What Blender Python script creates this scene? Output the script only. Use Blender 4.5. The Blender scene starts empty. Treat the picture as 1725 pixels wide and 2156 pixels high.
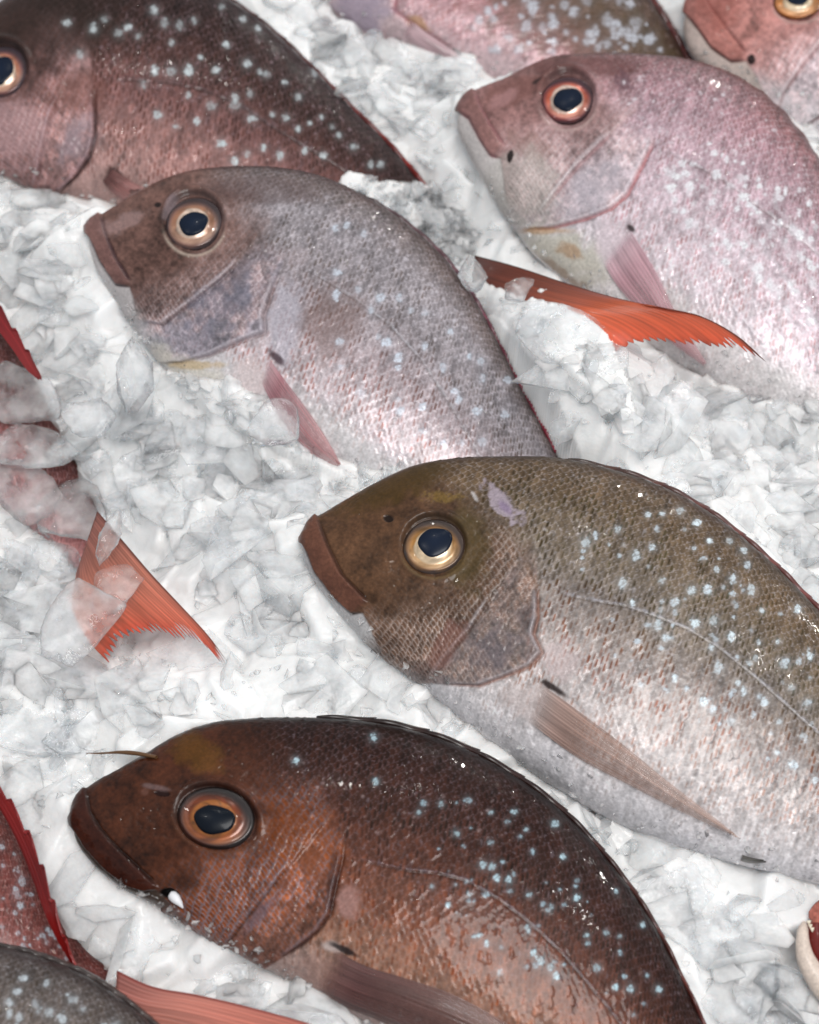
import bpy, bmesh, math, random
import numpy as np
from mathutils import Vector, Matrix

random.seed(7)
rng = np.random.default_rng(7)
C = bpy.context.scene.collection
SC = bpy.context.scene

# ------------------------------------------------------------------ camera
TILT = math.radians(32.0)          # camera axis leans this far from straight down
DIST = 0.78
W, H = 1725.0, 2156.0              # drawing units used for tracing
VIEW_H = 0.45                      # metres seen top to bottom at DIST
cam_pos = np.array([0.0, -DIST * math.sin(TILT), DIST * math.cos(TILT)])
cd = bpy.data.cameras.new('camera')
cam = bpy.data.objects.new('camera', cd)
C.objects.link(cam)
cam.location = cam_pos
cam.rotation_euler = (TILT, 0, 0)
cd.sensor_fit = 'VERTICAL'
cd.sensor_height = 36.0
cd.sensor_width = 36.0 * W / H
cd.lens = 36.0 * DIST / VIEW_H
cd.clip_start = 0.02
cd.clip_end = 50
cd.dof.use_dof = True
cd.dof.focus_distance = 0.735
cd.dof.aperture_fstop = 9.0
SC.camera = cam

# ------------------------------------------------------------------ world and lamps
w = bpy.data.worlds.new('World')
SC.world = w
w.use_nodes = True
bg = w.node_tree.nodes['Background']
bg.inputs[0].default_value = (0.90, 0.95, 1.0, 1)
bg.inputs[1].default_value = 0.36


def area(name, loc, target, size, power, color, sy=None):
    d = bpy.data.lights.new(name, 'AREA')
    d.shape = 'RECTANGLE' if sy else 'DISK'
    d.size = size
    if sy:
        d.size_y = sy
    d.energy = power
    d.color = color
    o = bpy.data.objects.new(name, d)
    C.objects.link(o)
    o.location = loc
    o.rotation_euler = (Vector(target) - Vector(loc)).to_track_quat('-Z', 'Y').to_euler()
    return o


area('market_lamp_bank', (0.25, -0.45, 1.8), (0, 0, 0), 0.9, 21, (1.0, 0.985, 0.965), 0.7)
for i, (x, y, z, p) in enumerate([(-0.25, 0.75, 1.5, 0.5), (0.12, 1.0, 1.6, 0.5), (0.9, 0.35, 1.5, 1.0), (1.5, 1.1, 0.75, 2.6),
                                  (-0.7, 0.2, 1.5, 0.9), (0.6, 1.7, 0.8, 2.4)]):
    area('spot_lamp', (x, y, z), (0, 0, 0), 0.03, p, (1.0, 0.97, 0.92))

SC.view_settings.view_transform = 'Standard'
SC.view_settings.look = 'None'
SC.view_settings.gamma = 1.0
SC.view_settings.use_curve_mapping = False
SC.view_settings.exposure = 0.36
SC.cycles.use_denoising = True
SC.cycles.max_bounces = 14
SC.cycles.diffuse_bounces = 8
SC.cycles.glossy_bounces = 5
SC.cycles.transmission_bounces = 8
SC.cycles.transparent_max_bounces = 20
SC.cycles.sample_clamp_indirect = 6.0
SC.cycles.blur_glossy = 0.6

# ------------------------------------------------------------------ tracing helpers
R_cam = np.array([[1, 0, 0],
                  [0, math.cos(TILT), -math.sin(TILT)],
                  [0, math.sin(TILT), math.cos(TILT)]])
KPX = VIEW_H / DIST / H            # tangent per unit


def rays(p):
    p = np.asarray(p, float)
    d = np.stack([(p[..., 0] - W / 2) * KPX, -(p[..., 1] - H / 2) * KPX, -np.ones(p.shape[:-1])], -1)
    return d @ R_cam.T


def on_plane(p, P0, n):
    d = rays(p)
    t = ((P0 - cam_pos) @ n) / (d @ n)
    return cam_pos + d * t[..., None]


def at_z(p, z):
    d = rays(p)
    z = np.asarray(z, float)
    t = (z - cam_pos[2]) / d[..., 2]
    return cam_pos + d * t[..., None]


def project(P):
    q = (P - cam_pos) @ R_cam
    return np.stack([q[..., 0] / -q[..., 2] / KPX + W / 2, -q[..., 1] / -q[..., 2] / KPX + H / 2], -1)


def lin(c):
    c = np.asarray(c, float) / 255.0
    return np.where(c <= 0.04045, c / 12.92, ((c + 0.055) / 1.055) ** 2.4)


def sst(x, a, b):
    x = np.clip((x - a) / (b - a), 0, 1)
    return x * x * (3 - 2 * x)


def spline(pts, u, us):
    """cubic Hermite through pts (n,k) at knots u, sampled at us"""
    pts = np.asarray(pts, float)
    m = np.zeros_like(pts)
    m[1:-1] = ((pts[2:] - pts[1:-1]) / (u[2:] - u[1:-1])[:, None] * (u[1:-1] - u[:-2])[:, None]
               + (pts[1:-1] - pts[:-2]) / (u[1:-1] - u[:-2])[:, None] * (u[2:] - u[1:-1])[:, None]) / (u[2:] - u[:-2])[:, None]
    m[0] = (pts[1] - pts[0]) / (u[1] - u[0])
    m[-1] = (pts[-1] - pts[-2]) / (u[-1] - u[-2])
    i = np.clip(np.searchsorted(u, us, side='right') - 1, 0, len(u) - 2)
    h = (u[i + 1] - u[i])
    x = ((us - u[i]) / h)[:, None]
    h = h[:, None]
    return ((2 * x**3 - 3 * x**2 + 1) * pts[i] + (x**3 - 2 * x**2 + x) * h * m[i]
            + (-2 * x**3 + 3 * x**2) * pts[i + 1] + (x**3 - x**2) * h * m[i + 1])


def curve(pts, n):
    pts = np.asarray(pts, float)
    u = np.concatenate([[0], np.cumsum(np.linalg.norm(np.diff(pts, axis=0), axis=1))])
    return spline(pts, u, np.linspace(0, u[-1], n))


def hash2(ix, iy, seed):
    h = (ix.astype(np.int64) * 374761393 + iy.astype(np.int64) * 668265263 + seed * 2147483647 + 1013904223) & 0xFFFFFFFF
    h = ((h ^ (h >> 13)) * 1274126177) & 0xFFFFFFFF
    h = ((h ^ (h >> 16)) * 2246822519) & 0xFFFFFFFF
    return ((h ^ (h >> 15)) & 0xFFFFFF) / float(0xFFFFFF)


def vnoise(x, y, seed=0):
    ix, iy = np.floor(x), np.floor(y)
    fx, fy = x - ix, y - iy
    fx, fy = fx * fx * (3 - 2 * fx), fy * fy * (3 - 2 * fy)
    a, b = hash2(ix, iy, seed), hash2(ix + 1, iy, seed)
    c, d = hash2(ix, iy + 1, seed), hash2(ix + 1, iy + 1, seed)
    return (a * (1 - fx) + b * fx) * (1 - fy) + (c * (1 - fx) + d * fx) * fy


def fbm(x, y, seed=0, oct=4):
    s, a, t = 0.0, 1.0, 0.0
    for k in range(oct):
        s = s + a * vnoise(x * 2**k + 17.3 * k, y * 2**k - 9.1 * k, seed + k)
        t += a
        a *= 0.5
    return s / t


def sdist(p, poly):
    """signed distance to an open polyline drawn from dorsal to ventral; positive on the tail side; also 0..1 along"""
    poly = np.asarray(poly, float)
    best = np.full(p.shape[:-1], 1e9)
    sgn = np.ones(p.shape[:-1])
    along = np.zeros(p.shape[:-1])
    L = np.linalg.norm(np.diff(poly, axis=0), axis=1)
    cl = np.concatenate([[0], np.cumsum(L)])
    for k in range(len(poly) - 1):
        a, b = poly[k], poly[k + 1]
        d = b - a
        r = p - a
        h = np.clip((r @ d) / (d @ d), 0, 1)
        q = r - h[..., None] * d
        dd = np.sqrt((q**2).sum(-1))
        cr = d[0] * r[..., 1] - d[1] * r[..., 0]
        m = dd < best
        best = np.where(m, dd, best)
        sgn = np.where(m, -np.sign(cr), sgn)
        along = np.where(m, (cl[k] + h * L[k]) / cl[-1], along)
    return best * sgn, along


def longer(poly, a=700, b=60):
    p = np.asarray(poly, float)
    d0, d1 = p[0] - p[1], p[-1] - p[-2]
    return np.concatenate([[p[0] + d0 / np.linalg.norm(d0) * a], p, [p[-1] + d1 / np.linalg.norm(d1) * b]])


def inside(p, poly):
    r = np.zeros(p.shape[:-1], bool)
    n = len(poly)
    x, y = p[..., 0], p[..., 1]
    for i in range(n):
        x0, y0 = poly[i]
        x1, y1 = poly[(i + 1) % n]
        if y0 == y1:
            continue
        c = (y0 > y) != (y1 > y)
        r ^= c & (x < (x1 - x0) * (y - y0) / (y1 - y0) + x0)
    return r


# ------------------------------------------------------------------ object helpers
def tag(o, label=None, cat=None, group=None, kind=None):
    if label: o['label'] = label
    if cat: o['category'] = cat
    if group: o['group'] = group
    if kind: o['kind'] = kind
    return o


def empty(name, loc):
    o = bpy.data.objects.new(name, None)
    o.empty_display_size = 0.02
    C.objects.link(o)
    o.location = loc
    return o


def mesh_obj(name, verts, faces, mat, parent=None, col=None, smooth=True, extra=None):
    """verts in world space; the object keeps its parent's origin"""
    me = bpy.data.meshes.new(name)
    verts = np.asarray(verts, float)
    org = np.array(parent.location) if parent is not None else np.zeros(3)
    p = parent
    while p is not None and p.parent is not None:
        p = p.parent
        org = org + np.array(p.location)
    faces = np.asarray(faces, np.int32)
    nf, k = faces.shape
    me.vertices.add(len(verts))
    me.vertices.foreach_set('co', (verts - org).astype(np.float32).ravel())
    me.loops.add(nf * k)
    me.loops.foreach_set('vertex_index', faces.ravel())
    me.polygons.add(nf)
    me.polygons.foreach_set('loop_start', np.arange(0, nf * k, k, dtype=np.int32))
    me.polygons.foreach_set('use_smooth', np.full(nf, smooth))
    me.update(calc_edges=True)
    me.validate()
    if col is not None:
        a = me.color_attributes.new('Col', 'FLOAT_COLOR', 'POINT')
        c4 = np.ones((len(verts), 4), np.float32)
        c4[:, :col.shape[1]] = col
        a.data.foreach_set('color', c4.ravel())
    for nm, arr in (extra or {}).items():
        a = me.attributes.new(nm, 'FLOAT', 'POINT')
        a.data.foreach_set('value', np.asarray(arr, np.float32).ravel())
    me.materials.append(mat)
    o = bpy.data.objects.new(name, me)
    C.objects.link(o)
    if parent is not None:
        o.parent = parent
    return o


def grid_faces(nr, nc, wrap=False):
    r = np.arange(nr - 1)[:, None]
    c = np.arange(nc if wrap else nc - 1)[None, :]
    c2 = (c + 1) % nc
    return np.stack(np.broadcast_arrays(r * nc + c, r * nc + c2, (r + 1) * nc + c2, (r + 1) * nc + c), -1).reshape(-1, 4)


# ------------------------------------------------------------------ materials
def nodes(name):
    m = bpy.data.materials.new(name)
    m.use_nodes = True
    nt = m.node_tree
    return m, nt, nt.nodes['Principled BSDF']


def N(nt, t, **kw):
    n = nt.nodes.new(t)
    for k, v in kw.items():
        if k.startswith('i_'):
            n.inputs[k[2:].replace('_', ' ')].default_value = v
        else:
            setattr(n, k, v)
    return n


def skin_mat(name, rough, coat, bump):
    m, nt, b = nodes(name)
    at = N(nt, 'ShaderNodeAttribute', attribute_name='Col')
    gl = N(nt, 'ShaderNodeAttribute', attribute_name='silver')
    tc = N(nt, 'ShaderNodeTexCoord')
    nz = N(nt, 'ShaderNodeTexNoise', i_Scale=900.0, i_Detail=3.0)
    nt.links.new(tc.outputs['Object'], nz.inputs['Vector'])
    nz2 = N(nt, 'ShaderNodeTexNoise', i_Scale=60.0, i_Detail=4.0)
    nt.links.new(tc.outputs['Object'], nz2.inputs['Vector'])
    mr = N(nt, 'ShaderNodeMapRange')
    mr.inputs['From Min'].default_value = 0.3
    mr.inputs['From Max'].default_value = 0.7
    mr.inputs['To Min'].default_value = rough - 0.1
    mr.inputs['To Max'].default_value = rough + 0.12
    nt.links.new(nz2.outputs['Fac'], mr.inputs['Value'])
    nt.links.new(mr.outputs['Result'], b.inputs['Roughness'])
    var = N(nt, 'ShaderNodeMapRange')
    var.inputs['From Min'].default_value = 0.25
    var.inputs['From Max'].default_value = 0.75
    var.inputs['To Min'].default_value = 0.8
    var.inputs['To Max'].default_value = 1.2
    nt.links.new(nz.outputs['Fac'], var.inputs['Value'])
    mul = N(nt, 'ShaderNodeVectorMath', operation='SCALE')
    nt.links.new(at.outputs['Color'], mul.inputs[0])
    nt.links.new(var.outputs['Result'], mul.inputs['Scale'])
    nt.links.new(mul.outputs['Vector'], b.inputs['Base Color'])
    nt.links.new(gl.outputs['Fac'], b.inputs['Metallic'])
    bp = N(nt, 'ShaderNodeBump', i_Strength=bump, i_Distance=0.0004)
    nt.links.new(nz.outputs['Fac'], bp.inputs['Height'])
    nt.links.new(bp.outputs['Normal'], b.inputs['Normal'])
    b.inputs['Coat Weight'].default_value = coat
    b.inputs['Coat Roughness'].default_value = 0.06
    b.inputs['Specular IOR Level'].default_value = 0.14
    b.inputs['Subsurface Weight'].default_value = 0.0
    return m


SKIN = skin_mat('wet fish skin', 0.36, 0.2, 0.2)


def fin_mat():
    m, nt, b = nodes('wet fin membrane')
    at = N(nt, 'ShaderNodeAttribute', attribute_name='Col')
    al = N(nt, 'ShaderNodeAttribute', attribute_name='clear')
    nt.links.new(at.outputs['Color'], b.inputs['Base Color'])
    b.inputs['Roughness'].default_value = 0.33
    b.inputs['Coat Weight'].default_value = 0.3
    tl = N(nt, 'ShaderNodeBsdfTranslucent')
    nt.links.new(at.outputs['Color'], tl.inputs['Color'])
    tr = N(nt, 'ShaderNodeBsdfTransparent')
    m1 = N(nt, 'ShaderNodeMixShader', i_Fac=0.25)
    nt.links.new(b.outputs[0], m1.inputs[1])
    nt.links.new(tl.outputs[0], m1.inputs[2])
    m2 = N(nt, 'ShaderNodeMixShader')
    nt.links.new(al.outputs['Fac'], m2.inputs[0])
    nt.links.new(m1.outputs[0], m2.inputs[1])
    nt.links.new(tr.outputs[0], m2.inputs[2])
    nt.links.new(m2.outputs[0], nt.nodes['Material Output'].inputs[0])
    return m


FIN = fin_mat()


def eye_mat(name, rough, coat, metallic=0.0):
    m, nt, b = nodes(name)
    at = N(nt, 'ShaderNodeAttribute', attribute_name='Col')
    nt.links.new(at.outputs['Color'], b.inputs['Base Color'])
    b.inputs['Roughness'].default_value = rough
    b.inputs['Coat Weight'].default_value = coat
    b.inputs['Coat Roughness'].default_value = 0.02
    b.inputs['Metallic'].default_value = metallic
    return m


IRIS = eye_mat('iris', 0.3, 0.45, 0.25)
PUPIL = eye_mat('pupil', 0.25, 0.05)
PUPIL.node_tree.nodes['Principled BSDF'].inputs['Specular IOR Level'].default_value = 0.12


def ice_mat(name, clear, spread, sss, haze=0.25, glass=0.1, lo=(0.84, 0.84, 0.83, 1), hi=(0.90, 0.905, 0.91, 1)):
    """milky ice; clear = mean share of see-through ice, spread = how much single chips differ"""
    m, nt, b = nodes(name)
    L = nt.links.new
    tc = N(nt, 'ShaderNodeTexCoord')
    n1 = N(nt, 'ShaderNodeTexNoise', i_Scale=90.0, i_Detail=6.0)
    n2 = N(nt, 'ShaderNodeTexNoise', i_Scale=520.0, i_Detail=4.0)
    n3 = N(nt, 'ShaderNodeTexNoise', i_Scale=30.0, i_Detail=4.0)
    for n in (n1, n2, n3):
        L(tc.outputs['Object'], n.inputs['Vector'])

    def rng_(src, a, bb, lo, hi):
        r_ = N(nt, 'ShaderNodeMapRange')
        for k_, v_ in zip(('From Min', 'From Max', 'To Min', 'To Max'), (a, bb, lo, hi)):
            r_.inputs[k_].default_value = v_
        L(src, r_.inputs['Value'])
        return r_.outputs['Result']
    L(rng_(n1.outputs['Fac'], 0.3, 0.7, 0.04, 0.24), b.inputs['Roughness'])
    mixc = N(nt, 'ShaderNodeMix', data_type='RGBA')
    mixc.inputs[6].default_value = lo
    mixc.inputs[7].default_value = hi
    L(rng_(n3.outputs['Fac'], 0.35, 0.65, 0, 1), mixc.inputs[0])
    L(mixc.outputs[2], b.inputs['Base Color'])
    b.inputs['IOR'].default_value = 1.31
    bp = N(nt, 'ShaderNodeBump', i_Strength=0.4, i_Distance=0.0006)
    L(n2.outputs['Fac'], bp.inputs['Height'])
    bp2 = N(nt, 'ShaderNodeBump', i_Strength=0.5, i_Distance=0.002)
    L(n1.outputs['Fac'], bp2.inputs['Height'])
    L(bp.outputs['Normal'], bp2.inputs['Normal'])
    L(bp2.outputs['Normal'], b.inputs['Normal'])
    b.inputs['Subsurface Radius'].default_value = (0.85, 0.95, 1.0)
    b.inputs['Subsurface Scale'].default_value = sss
    b.inputs['Subsurface Weight'].default_value = 1.0
    if clear:
        geo = N(nt, 'ShaderNodeNewGeometry')
        per = rng_(geo.outputs['Random Per Island'], 0, 1, clear - spread, clear + spread)
        cl = rng_(n1.outputs['Fac'], 0.34, 0.68, haze, -haze)
        ad = N(nt, 'ShaderNodeMath', operation='ADD', use_clamp=True)
        L(per, ad.inputs[0])
        L(cl, ad.inputs[1])
        rf = N(nt, 'ShaderNodeBsdfGlass', i_IOR=1.31, i_Roughness=0.03)
        rf.inputs['Color'].default_value = (0.98, 0.99, 1.0, 1)
        L(bp2.outputs['Normal'], rf.inputs['Normal'])
        tr = N(nt, 'ShaderNodeBsdfTransparent')
        tr.inputs['Color'].default_value = (0.985, 0.99, 0.995, 1)
        fre = N(nt, 'ShaderNodeFresnel', i_IOR=1.31)
        L(bp2.outputs['Normal'], fre.inputs['Normal'])
        gls = N(nt, 'ShaderNodeBsdfGlossy', i_Roughness=0.06)
        L(bp2.outputs['Normal'], gls.inputs['Normal'])
        film = N(nt, 'ShaderNodeMixShader')
        L(fre.outputs[0], film.inputs[0])
        L(tr.outputs[0], film.inputs[1])
        L(gls.outputs[0], film.inputs[2])
        m1 = N(nt, 'ShaderNodeMixShader', i_Fac=1.0 - glass)
        L(rf.outputs[0], m1.inputs[1])
        L(film.outputs[0], m1.inputs[2])
        mx = N(nt, 'ShaderNodeMixShader')
        L(ad.outputs[0], mx.inputs[0])
        L(b.outputs[0], mx.inputs[1])
        L(m1.outputs[0], mx.inputs[2])
        L(mx.outputs[0], nt.nodes['Material Output'].inputs[0])
    return m


ICE = ice_mat('packed ice', 0, 0, 0.006, lo=(0.78, 0.78, 0.775, 1), hi=(0.86, 0.86, 0.86, 1))
CHIP = ice_mat('frosted ice chip', 0.72, 0.22, 0.003, 0.20, 0.06, lo=(0.94, 0.955, 0.97, 1), hi=(0.965, 0.97, 0.975, 1))
CLEAR = ice_mat('clear wet ice', 0.86, 0.05, 0.006, 0.12, 0.3, lo=(0.92, 0.93, 0.94, 1), hi=(0.95, 0.95, 0.95, 1))

# ------------------------------------------------------------------ fish
ALL = []          # every fish: what the ice is laid around


def scales(p, q, P, seed):
    dq = P * 0.60
    R = P * 0.74
    j0 = np.floor(q / dq)
    bx = np.full(p.shape, 1e9)
    e = np.zeros(p.shape)
    rid = np.zeros(p.shape)
    lx = np.zeros(p.shape)
    ly = np.zeros(p.shape)
    for dj in (-1, 0, 1, 2):
        j = j0 + dj
        off = np.where(np.mod(j, 2) == 0, 0.0, 0.5)
        i0 = np.floor(p / P - off)
        for di in (-1, 0, 1):
            i = i0 + di
            r = hash2(i, j, seed)
            r2 = hash2(i, j, seed + 51)
            cx = (i + off + 0.20 * (r - 0.5)) * P
            cy = (j + 0.20 * (r2 - 0.5)) * dq
            dx, dy = p - cx, q - cy
            d = np.sqrt(dx * dx + dy * dy * 1.1)
            m = (d < R) & (cx < bx)
            bx = np.where(m, cx, bx)
            e = np.where(m, 1 - d / R, e)
            rid = np.where(m, hash2(i, j, seed + 99), rid)
            lx = np.where(m, dx / R, lx)
            ly = np.where(m, dy / R, ly)
    return e, rid, lx, ly


def lerp(a, b, k):
    k = k[..., None] if np.ndim(k) else k
    return a * (1 - k) + b * k


def stops(t, st):
    xs = [s[0] for s in st]
    cs = np.array([lin(s[1]) for s in st])
    return np.stack([np.interp(t, xs, cs[:, k]) for k in range(3)], -1)


class Fish:
    def __init__(self, ribs, z0, tilt=0.3, thick=0.42, seed=1, ns=520, nt=300, label='', roll=0.0, dark=0.78, sat=0.22):
        self.seed = seed
        self.dark = dark
        self.sat = sat
        ribs = np.array([[a[0], a[1], b[0], b[1]] for a, b in ribs], float)
        D, V = ribs[:, :2], ribs[:, 2:]
        ch = np.maximum(np.linalg.norm(np.diff(D, axis=0), axis=1), np.linalg.norm(np.diff(V, axis=0), axis=1))
        u = np.concatenate([[0], np.cumsum(ch)])
        x = np.linspace(0, 1, ns)
        x = np.where(x < 0.06, 0.06 * (x / 0.06) ** 1.7 * 0.75, 0.045 + (x - 0.06) / 0.94 * 0.955)
        rb = spline(ribs, u, x * u[-1])
        D, V = rb[:, :2], rb[:, 2:]
        mid = (D + V) / 2
        hv = (D - V) / 2 * 0.985
        Lh = np.linalg.norm(hv, axis=1)
        self.D, self.V, self.u, self.x = D, V, u, x
        self.outline = np.concatenate([D, V[::-1]])
        cen = mid[np.argmax(Lh)]
        cen = np.array([np.clip(cen[0], 0, W), np.clip(cen[1], 0, H)])
        self.P0 = at_z(cen, z0)
        tc = cam_pos - self.P0
        tc /= np.linalg.norm(tc)
        n = np.array([0, 0, 1.0]) * (1 - tilt) + tc * tilt
        n[0] += roll
        self.n = n / np.linalg.norm(n)
        nb = max(24, nt // 5)
        ph = np.concatenate([np.linspace(-math.pi / 2, math.pi / 2, nt), np.linspace(math.pi / 2, 1.5 * math.pi, nb + 2)[1:-1]])
        self.nt = nt
        t = np.sin(ph)
        f = np.sign(np.cos(ph)) * np.abs(np.cos(ph)) ** 0.82
        px = mid[:, None] + hv[:, None] * t[None, :, None]
        base = on_plane(px, self.P0, self.n)
        # metres per unit of tracing
        self.k = np.linalg.norm(on_plane(cen + [10, 0], self.P0, self.n) - on_plane(cen, self.P0, self.n)) / 10
        ratio = np.interp(x, [0, 0.05, 0.25, 0.5, 0.8, 1], [0.62, 0.52, 1.0 * thick, thick, thick * 0.85, thick * 0.6])
        T = ratio * Lh * self.k
        Pm = base + self.n * (T[:, None] * f[None, :])[..., None]
        self.P = Pm
        self.front = np.broadcast_to((np.cos(ph) > -1e-6)[None, :], Pm.shape[:2])
        self.t = np.broadcast_to(t[None, :], Pm.shape[:2])
        arc = np.concatenate([[0], np.cumsum(np.linalg.norm(np.diff(mid, axis=0), axis=1))])
        self.p = np.broadcast_to(arc[:, None], Pm.shape[:2])
        tt = 0.6 * t + 0.4 * np.where(np.cos(ph) > 0, ph, math.pi - ph)
        self.q = Lh[:, None] ** 0.7 * Lh.max() ** 0.3 * tt[None, :]
        self.s = np.broadcast_to(x[:, None], Pm.shape[:2])
        self.Lh = Lh
        self.px = project(Pm)       # where each skin point was traced
        # back side: features off
        self.px = np.where(self.front[..., None], self.px, 1e5)
        a = np.zeros_like(Pm)
        a[1:-1] = Pm[2:] - Pm[:-2]
        a[0], a[-1] = Pm[1] - Pm[0], Pm[-1] - Pm[-2]
        bvec = np.roll(Pm, -1, 1) - np.roll(Pm, 1, 1)
        nn = np.cross(a, bvec)
        ln = np.linalg.norm(nn, axis=-1, keepdims=True)
        nn = nn / np.maximum(ln, 1e-12)
        flip = np.sign((nn[ns // 2, nt // 2] @ self.n))
        self.N = nn * flip
        self.disp = np.zeros(Pm.shape[:2])
        self.col = np.zeros(Pm.shape)
        self.silver = np.zeros(Pm.shape[:2])
        self.root = empty('snapper_fish', at_z(cen, z0))
        tag(self.root, label, 'fish', 'whole snapper on ice')
        ALL.append(self)

    # -- surface lookups
    def surf(self, pts):
        pts = np.atleast_2d(np.asarray(pts, float))
        st = 5
        pp = self.px[::st, :self.nt:st].reshape(-1, 2)
        PP = self.Pd[::st, :self.nt:st].reshape(-1, 3)
        out = np.zeros((len(pts), 3))
        for i, q in enumerate(pts):
            d = ((pp - q) ** 2).sum(1)
            j = np.argpartition(d, 5)[:5]
            wgt = 1 / (d[j] + 4)
            out[i] = (PP[j] * wgt[:, None]).sum(0) / wgt.sum()
        return out

    def surf_on_ray(self, pts, lift):
        """point on the sight line through pts at the depth of the skin below, lifted off it"""
        pts = np.asarray(pts, float)
        s = self.surf(pts)
        return on_plane_each(pts, s + self.n * np.asarray(lift)[..., None], self.n)

    def add_spots(self, spots, r, strength=1.0, color=(205, 222, 232), jit=0.45):
        d = np.zeros(self.disp.shape)
        wv = 0.75 + 0.9 * (fbm(self.px[..., 0] / 5, self.px[..., 1] / 5, self.seed + 5, 2) - 0.5) * 2 * jit
        for sp in spots:
            x, y = sp[0], sp[1]
            rr = (sp[2] if len(sp) > 2 else 1.0) * r * (0.7 + 0.65 * random.random())
            a = 0.5 + 0.6 * random.random()
            ea = 0.8 + 0.5 * random.random()
            m = (np.abs(self.px[..., 0] - x) < rr * 3) & (np.abs(self.px[..., 1] - y) < rr * 3)
            if not m.any():
                continue
            dx, dy = self.px[m][:, 0] - x, self.px[m][:, 1] - y
            v = sst(np.sqrt((dx * ea) ** 2 + (dy / ea) ** 2) / rr, wv[m] * 1.15, wv[m] * 0.8) * min(1, a) * (0.4 + 0.6 * sst(self.e[m], 0.02, 0.3))
            rho_ = np.sqrt(dx * dx + dy * dy) / rr
            v = np.maximum(v, 0.22 * np.exp(-(rho_ / 1.15) ** 2) * (0.3 + 0.7 * sst(self.e[m], 0.02, 0.3)))
            d[m] = np.maximum(d[m], v)
        self.col = lerp(self.col, np.broadcast_to(lin(color), self.col.shape), d * strength)
        self.disp += d * 0.6

    def blob(self, x, y, rx, ry, ang, color, strength, nz=0.5, soft=0.8, sc=22):
        a = math.radians(ang)
        dx, dy = self.px[..., 0] - x, self.px[..., 1] - y
        u = (dx * math.cos(a) + dy * math.sin(a)) / rx
        v = (-dx * math.sin(a) + dy * math.cos(a)) / ry
        d = np.sqrt(u * u + v * v) + nz * (fbm(self.px[..., 0] / sc, self.px[..., 1] / sc, self.seed + 31, 4) - 0.5) * 2
        k = sst(d, 1 + soft * 0.5, 1 - soft * 0.5) * strength
        self.col = lerp(self.col, np.broadcast_to(lin(color), self.col.shape), k)
        return k

    def line(self, poly, wd, color=None, strength=0.7, depth=0.0, fade=True, nz=0.3):
        d, al = sdist(self.px, poly)
        ww = wd * (1 + nz * (fbm(self.px[..., 0] / 14, self.px[..., 1] / 14, self.seed + 77, 3) - 0.5) * 2)
        k = np.exp(-(d / ww) ** 2)
        if fade:
            k = k * sst(al, -0.01, 0.12) * sst(al, 1.01, 0.88)
        if color is not None:
            self.col = lerp(self.col, np.broadcast_to(lin(color), self.col.shape), k * strength)
        self.disp += depth * k
        return k

    def paint(self, c):
        """base colours, scales and the plates of the head"""
        sd = self.seed
        px = self.px
        X, Y = px[..., 0], px[..., 1]
        P = c.get('pitch', 18)
        big = fbm(X / 90, Y / 90, sd, 4) - 0.5
        fine = fbm(X / 7, Y / 7, sd + 3, 3) - 0.5
        tt = self.t + 0.22 * big
        base = stops(tt, c['body'])
        mark = stops(tt, c['mark'])
        ms = np.interp(tt, [s[0] for s in c['mark']], [s[2] for s in c['mark']])
        wp = 4 * (fbm(self.p / 60, self.q / 60, sd + 40, 3) - 0.5) * 2
        wq = 4 * (fbm(self.p / 60, self.q / 60, sd + 45, 3) - 0.5) * 2
        e, rid, lx, ly = scales(self.p + wp, self.q + wq, P, sd)
        self.e = e
        streak = fbm((self.p + wp) / (P * 0.42), (self.q + wq) / (P * 1.7), sd + 60, 3) - 0.5
        fleck = sst(vnoise((self.p + wp) / 4.2, (self.q + wq) / 6.5, sd + 66), 0.80, 0.97)
        hd, _ = sdist(px, c['front']) if 'front' in c else (np.full(X.shape, 1e3), 0)
        od, oa = sdist(px, longer(c['oper'])) if 'oper' in c else (np.full(X.shape, 1e3), 0)
        pd_, _ = sdist(px, longer(c['preop'])) if 'preop' in c else (np.full(X.shape, 1e3), 0)
        back = sst(hd + 30 * big, -8, 30)                 # scaled skin
        # scale pattern
        mk = np.exp(-((lx - 0.58 - 0.10 * (rid - 0.5)) / 0.17) ** 2) * sst(np.abs(ly), 0.95, 0.35) * sst(e, 0.0, 0.1)
        mk = mk * (0.35 + 0.75 * sst(fbm(X / 26, Y / 34, sd + 83, 3), 0.35, 0.6)) * (0.4 + 0.6 * sst(hash2(np.floor(rid * 997), np.floor(rid * 31), 3), 0.1, 0.5))
        mk = np.clip(mk * (0.45 + 0.55 * sst(rid, 0.1, 0.6)) * 1.15, 0, 1)
        hue = hash2(np.floor(rid * 4096), np.floor(rid * 64), 7)[..., None]
        mark = mark * (0.55 + 0.5 * hue) * np.array([1.12, 1.0, 0.86]) ** (1 - 2 * hue)
        body = lerp(base * 1.10, mark, np.clip(mk * ms * 1.3, 0, 1))
        body = body * (1 + c.get('vary', 0.35) * (rid - 0.5))[..., None]
        edge = sst(e, 0.16, 0.04)
        body = lerp(body, np.broadcast_to(lin(c.get('edge', (200, 195, 200))), body.shape), edge * c.get('edge_k', 0.22) * 0.9)
        body = body * np.clip(1 + 0.6 * big + 0.5 * fine + 0.7 * streak, 0.25, 2)[..., None]
        body = lerp(body, np.broadcast_to(lin(c.get('edge', (200, 195, 200))), body.shape), fleck * c.get('fleck', 0.35) * sst(self.t, -0.9, -0.3))
        self.disp += back * c.get('relief', 1.0) * ((1 - e) * 0.40 + 0.35 * (rid - 0.5) * lx + 1.2 * sst(rid, 0.84, 0.9) * lx + 1.0 * sst(rid, 0.10, 0.05) * ly)
        self.col = body
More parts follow.
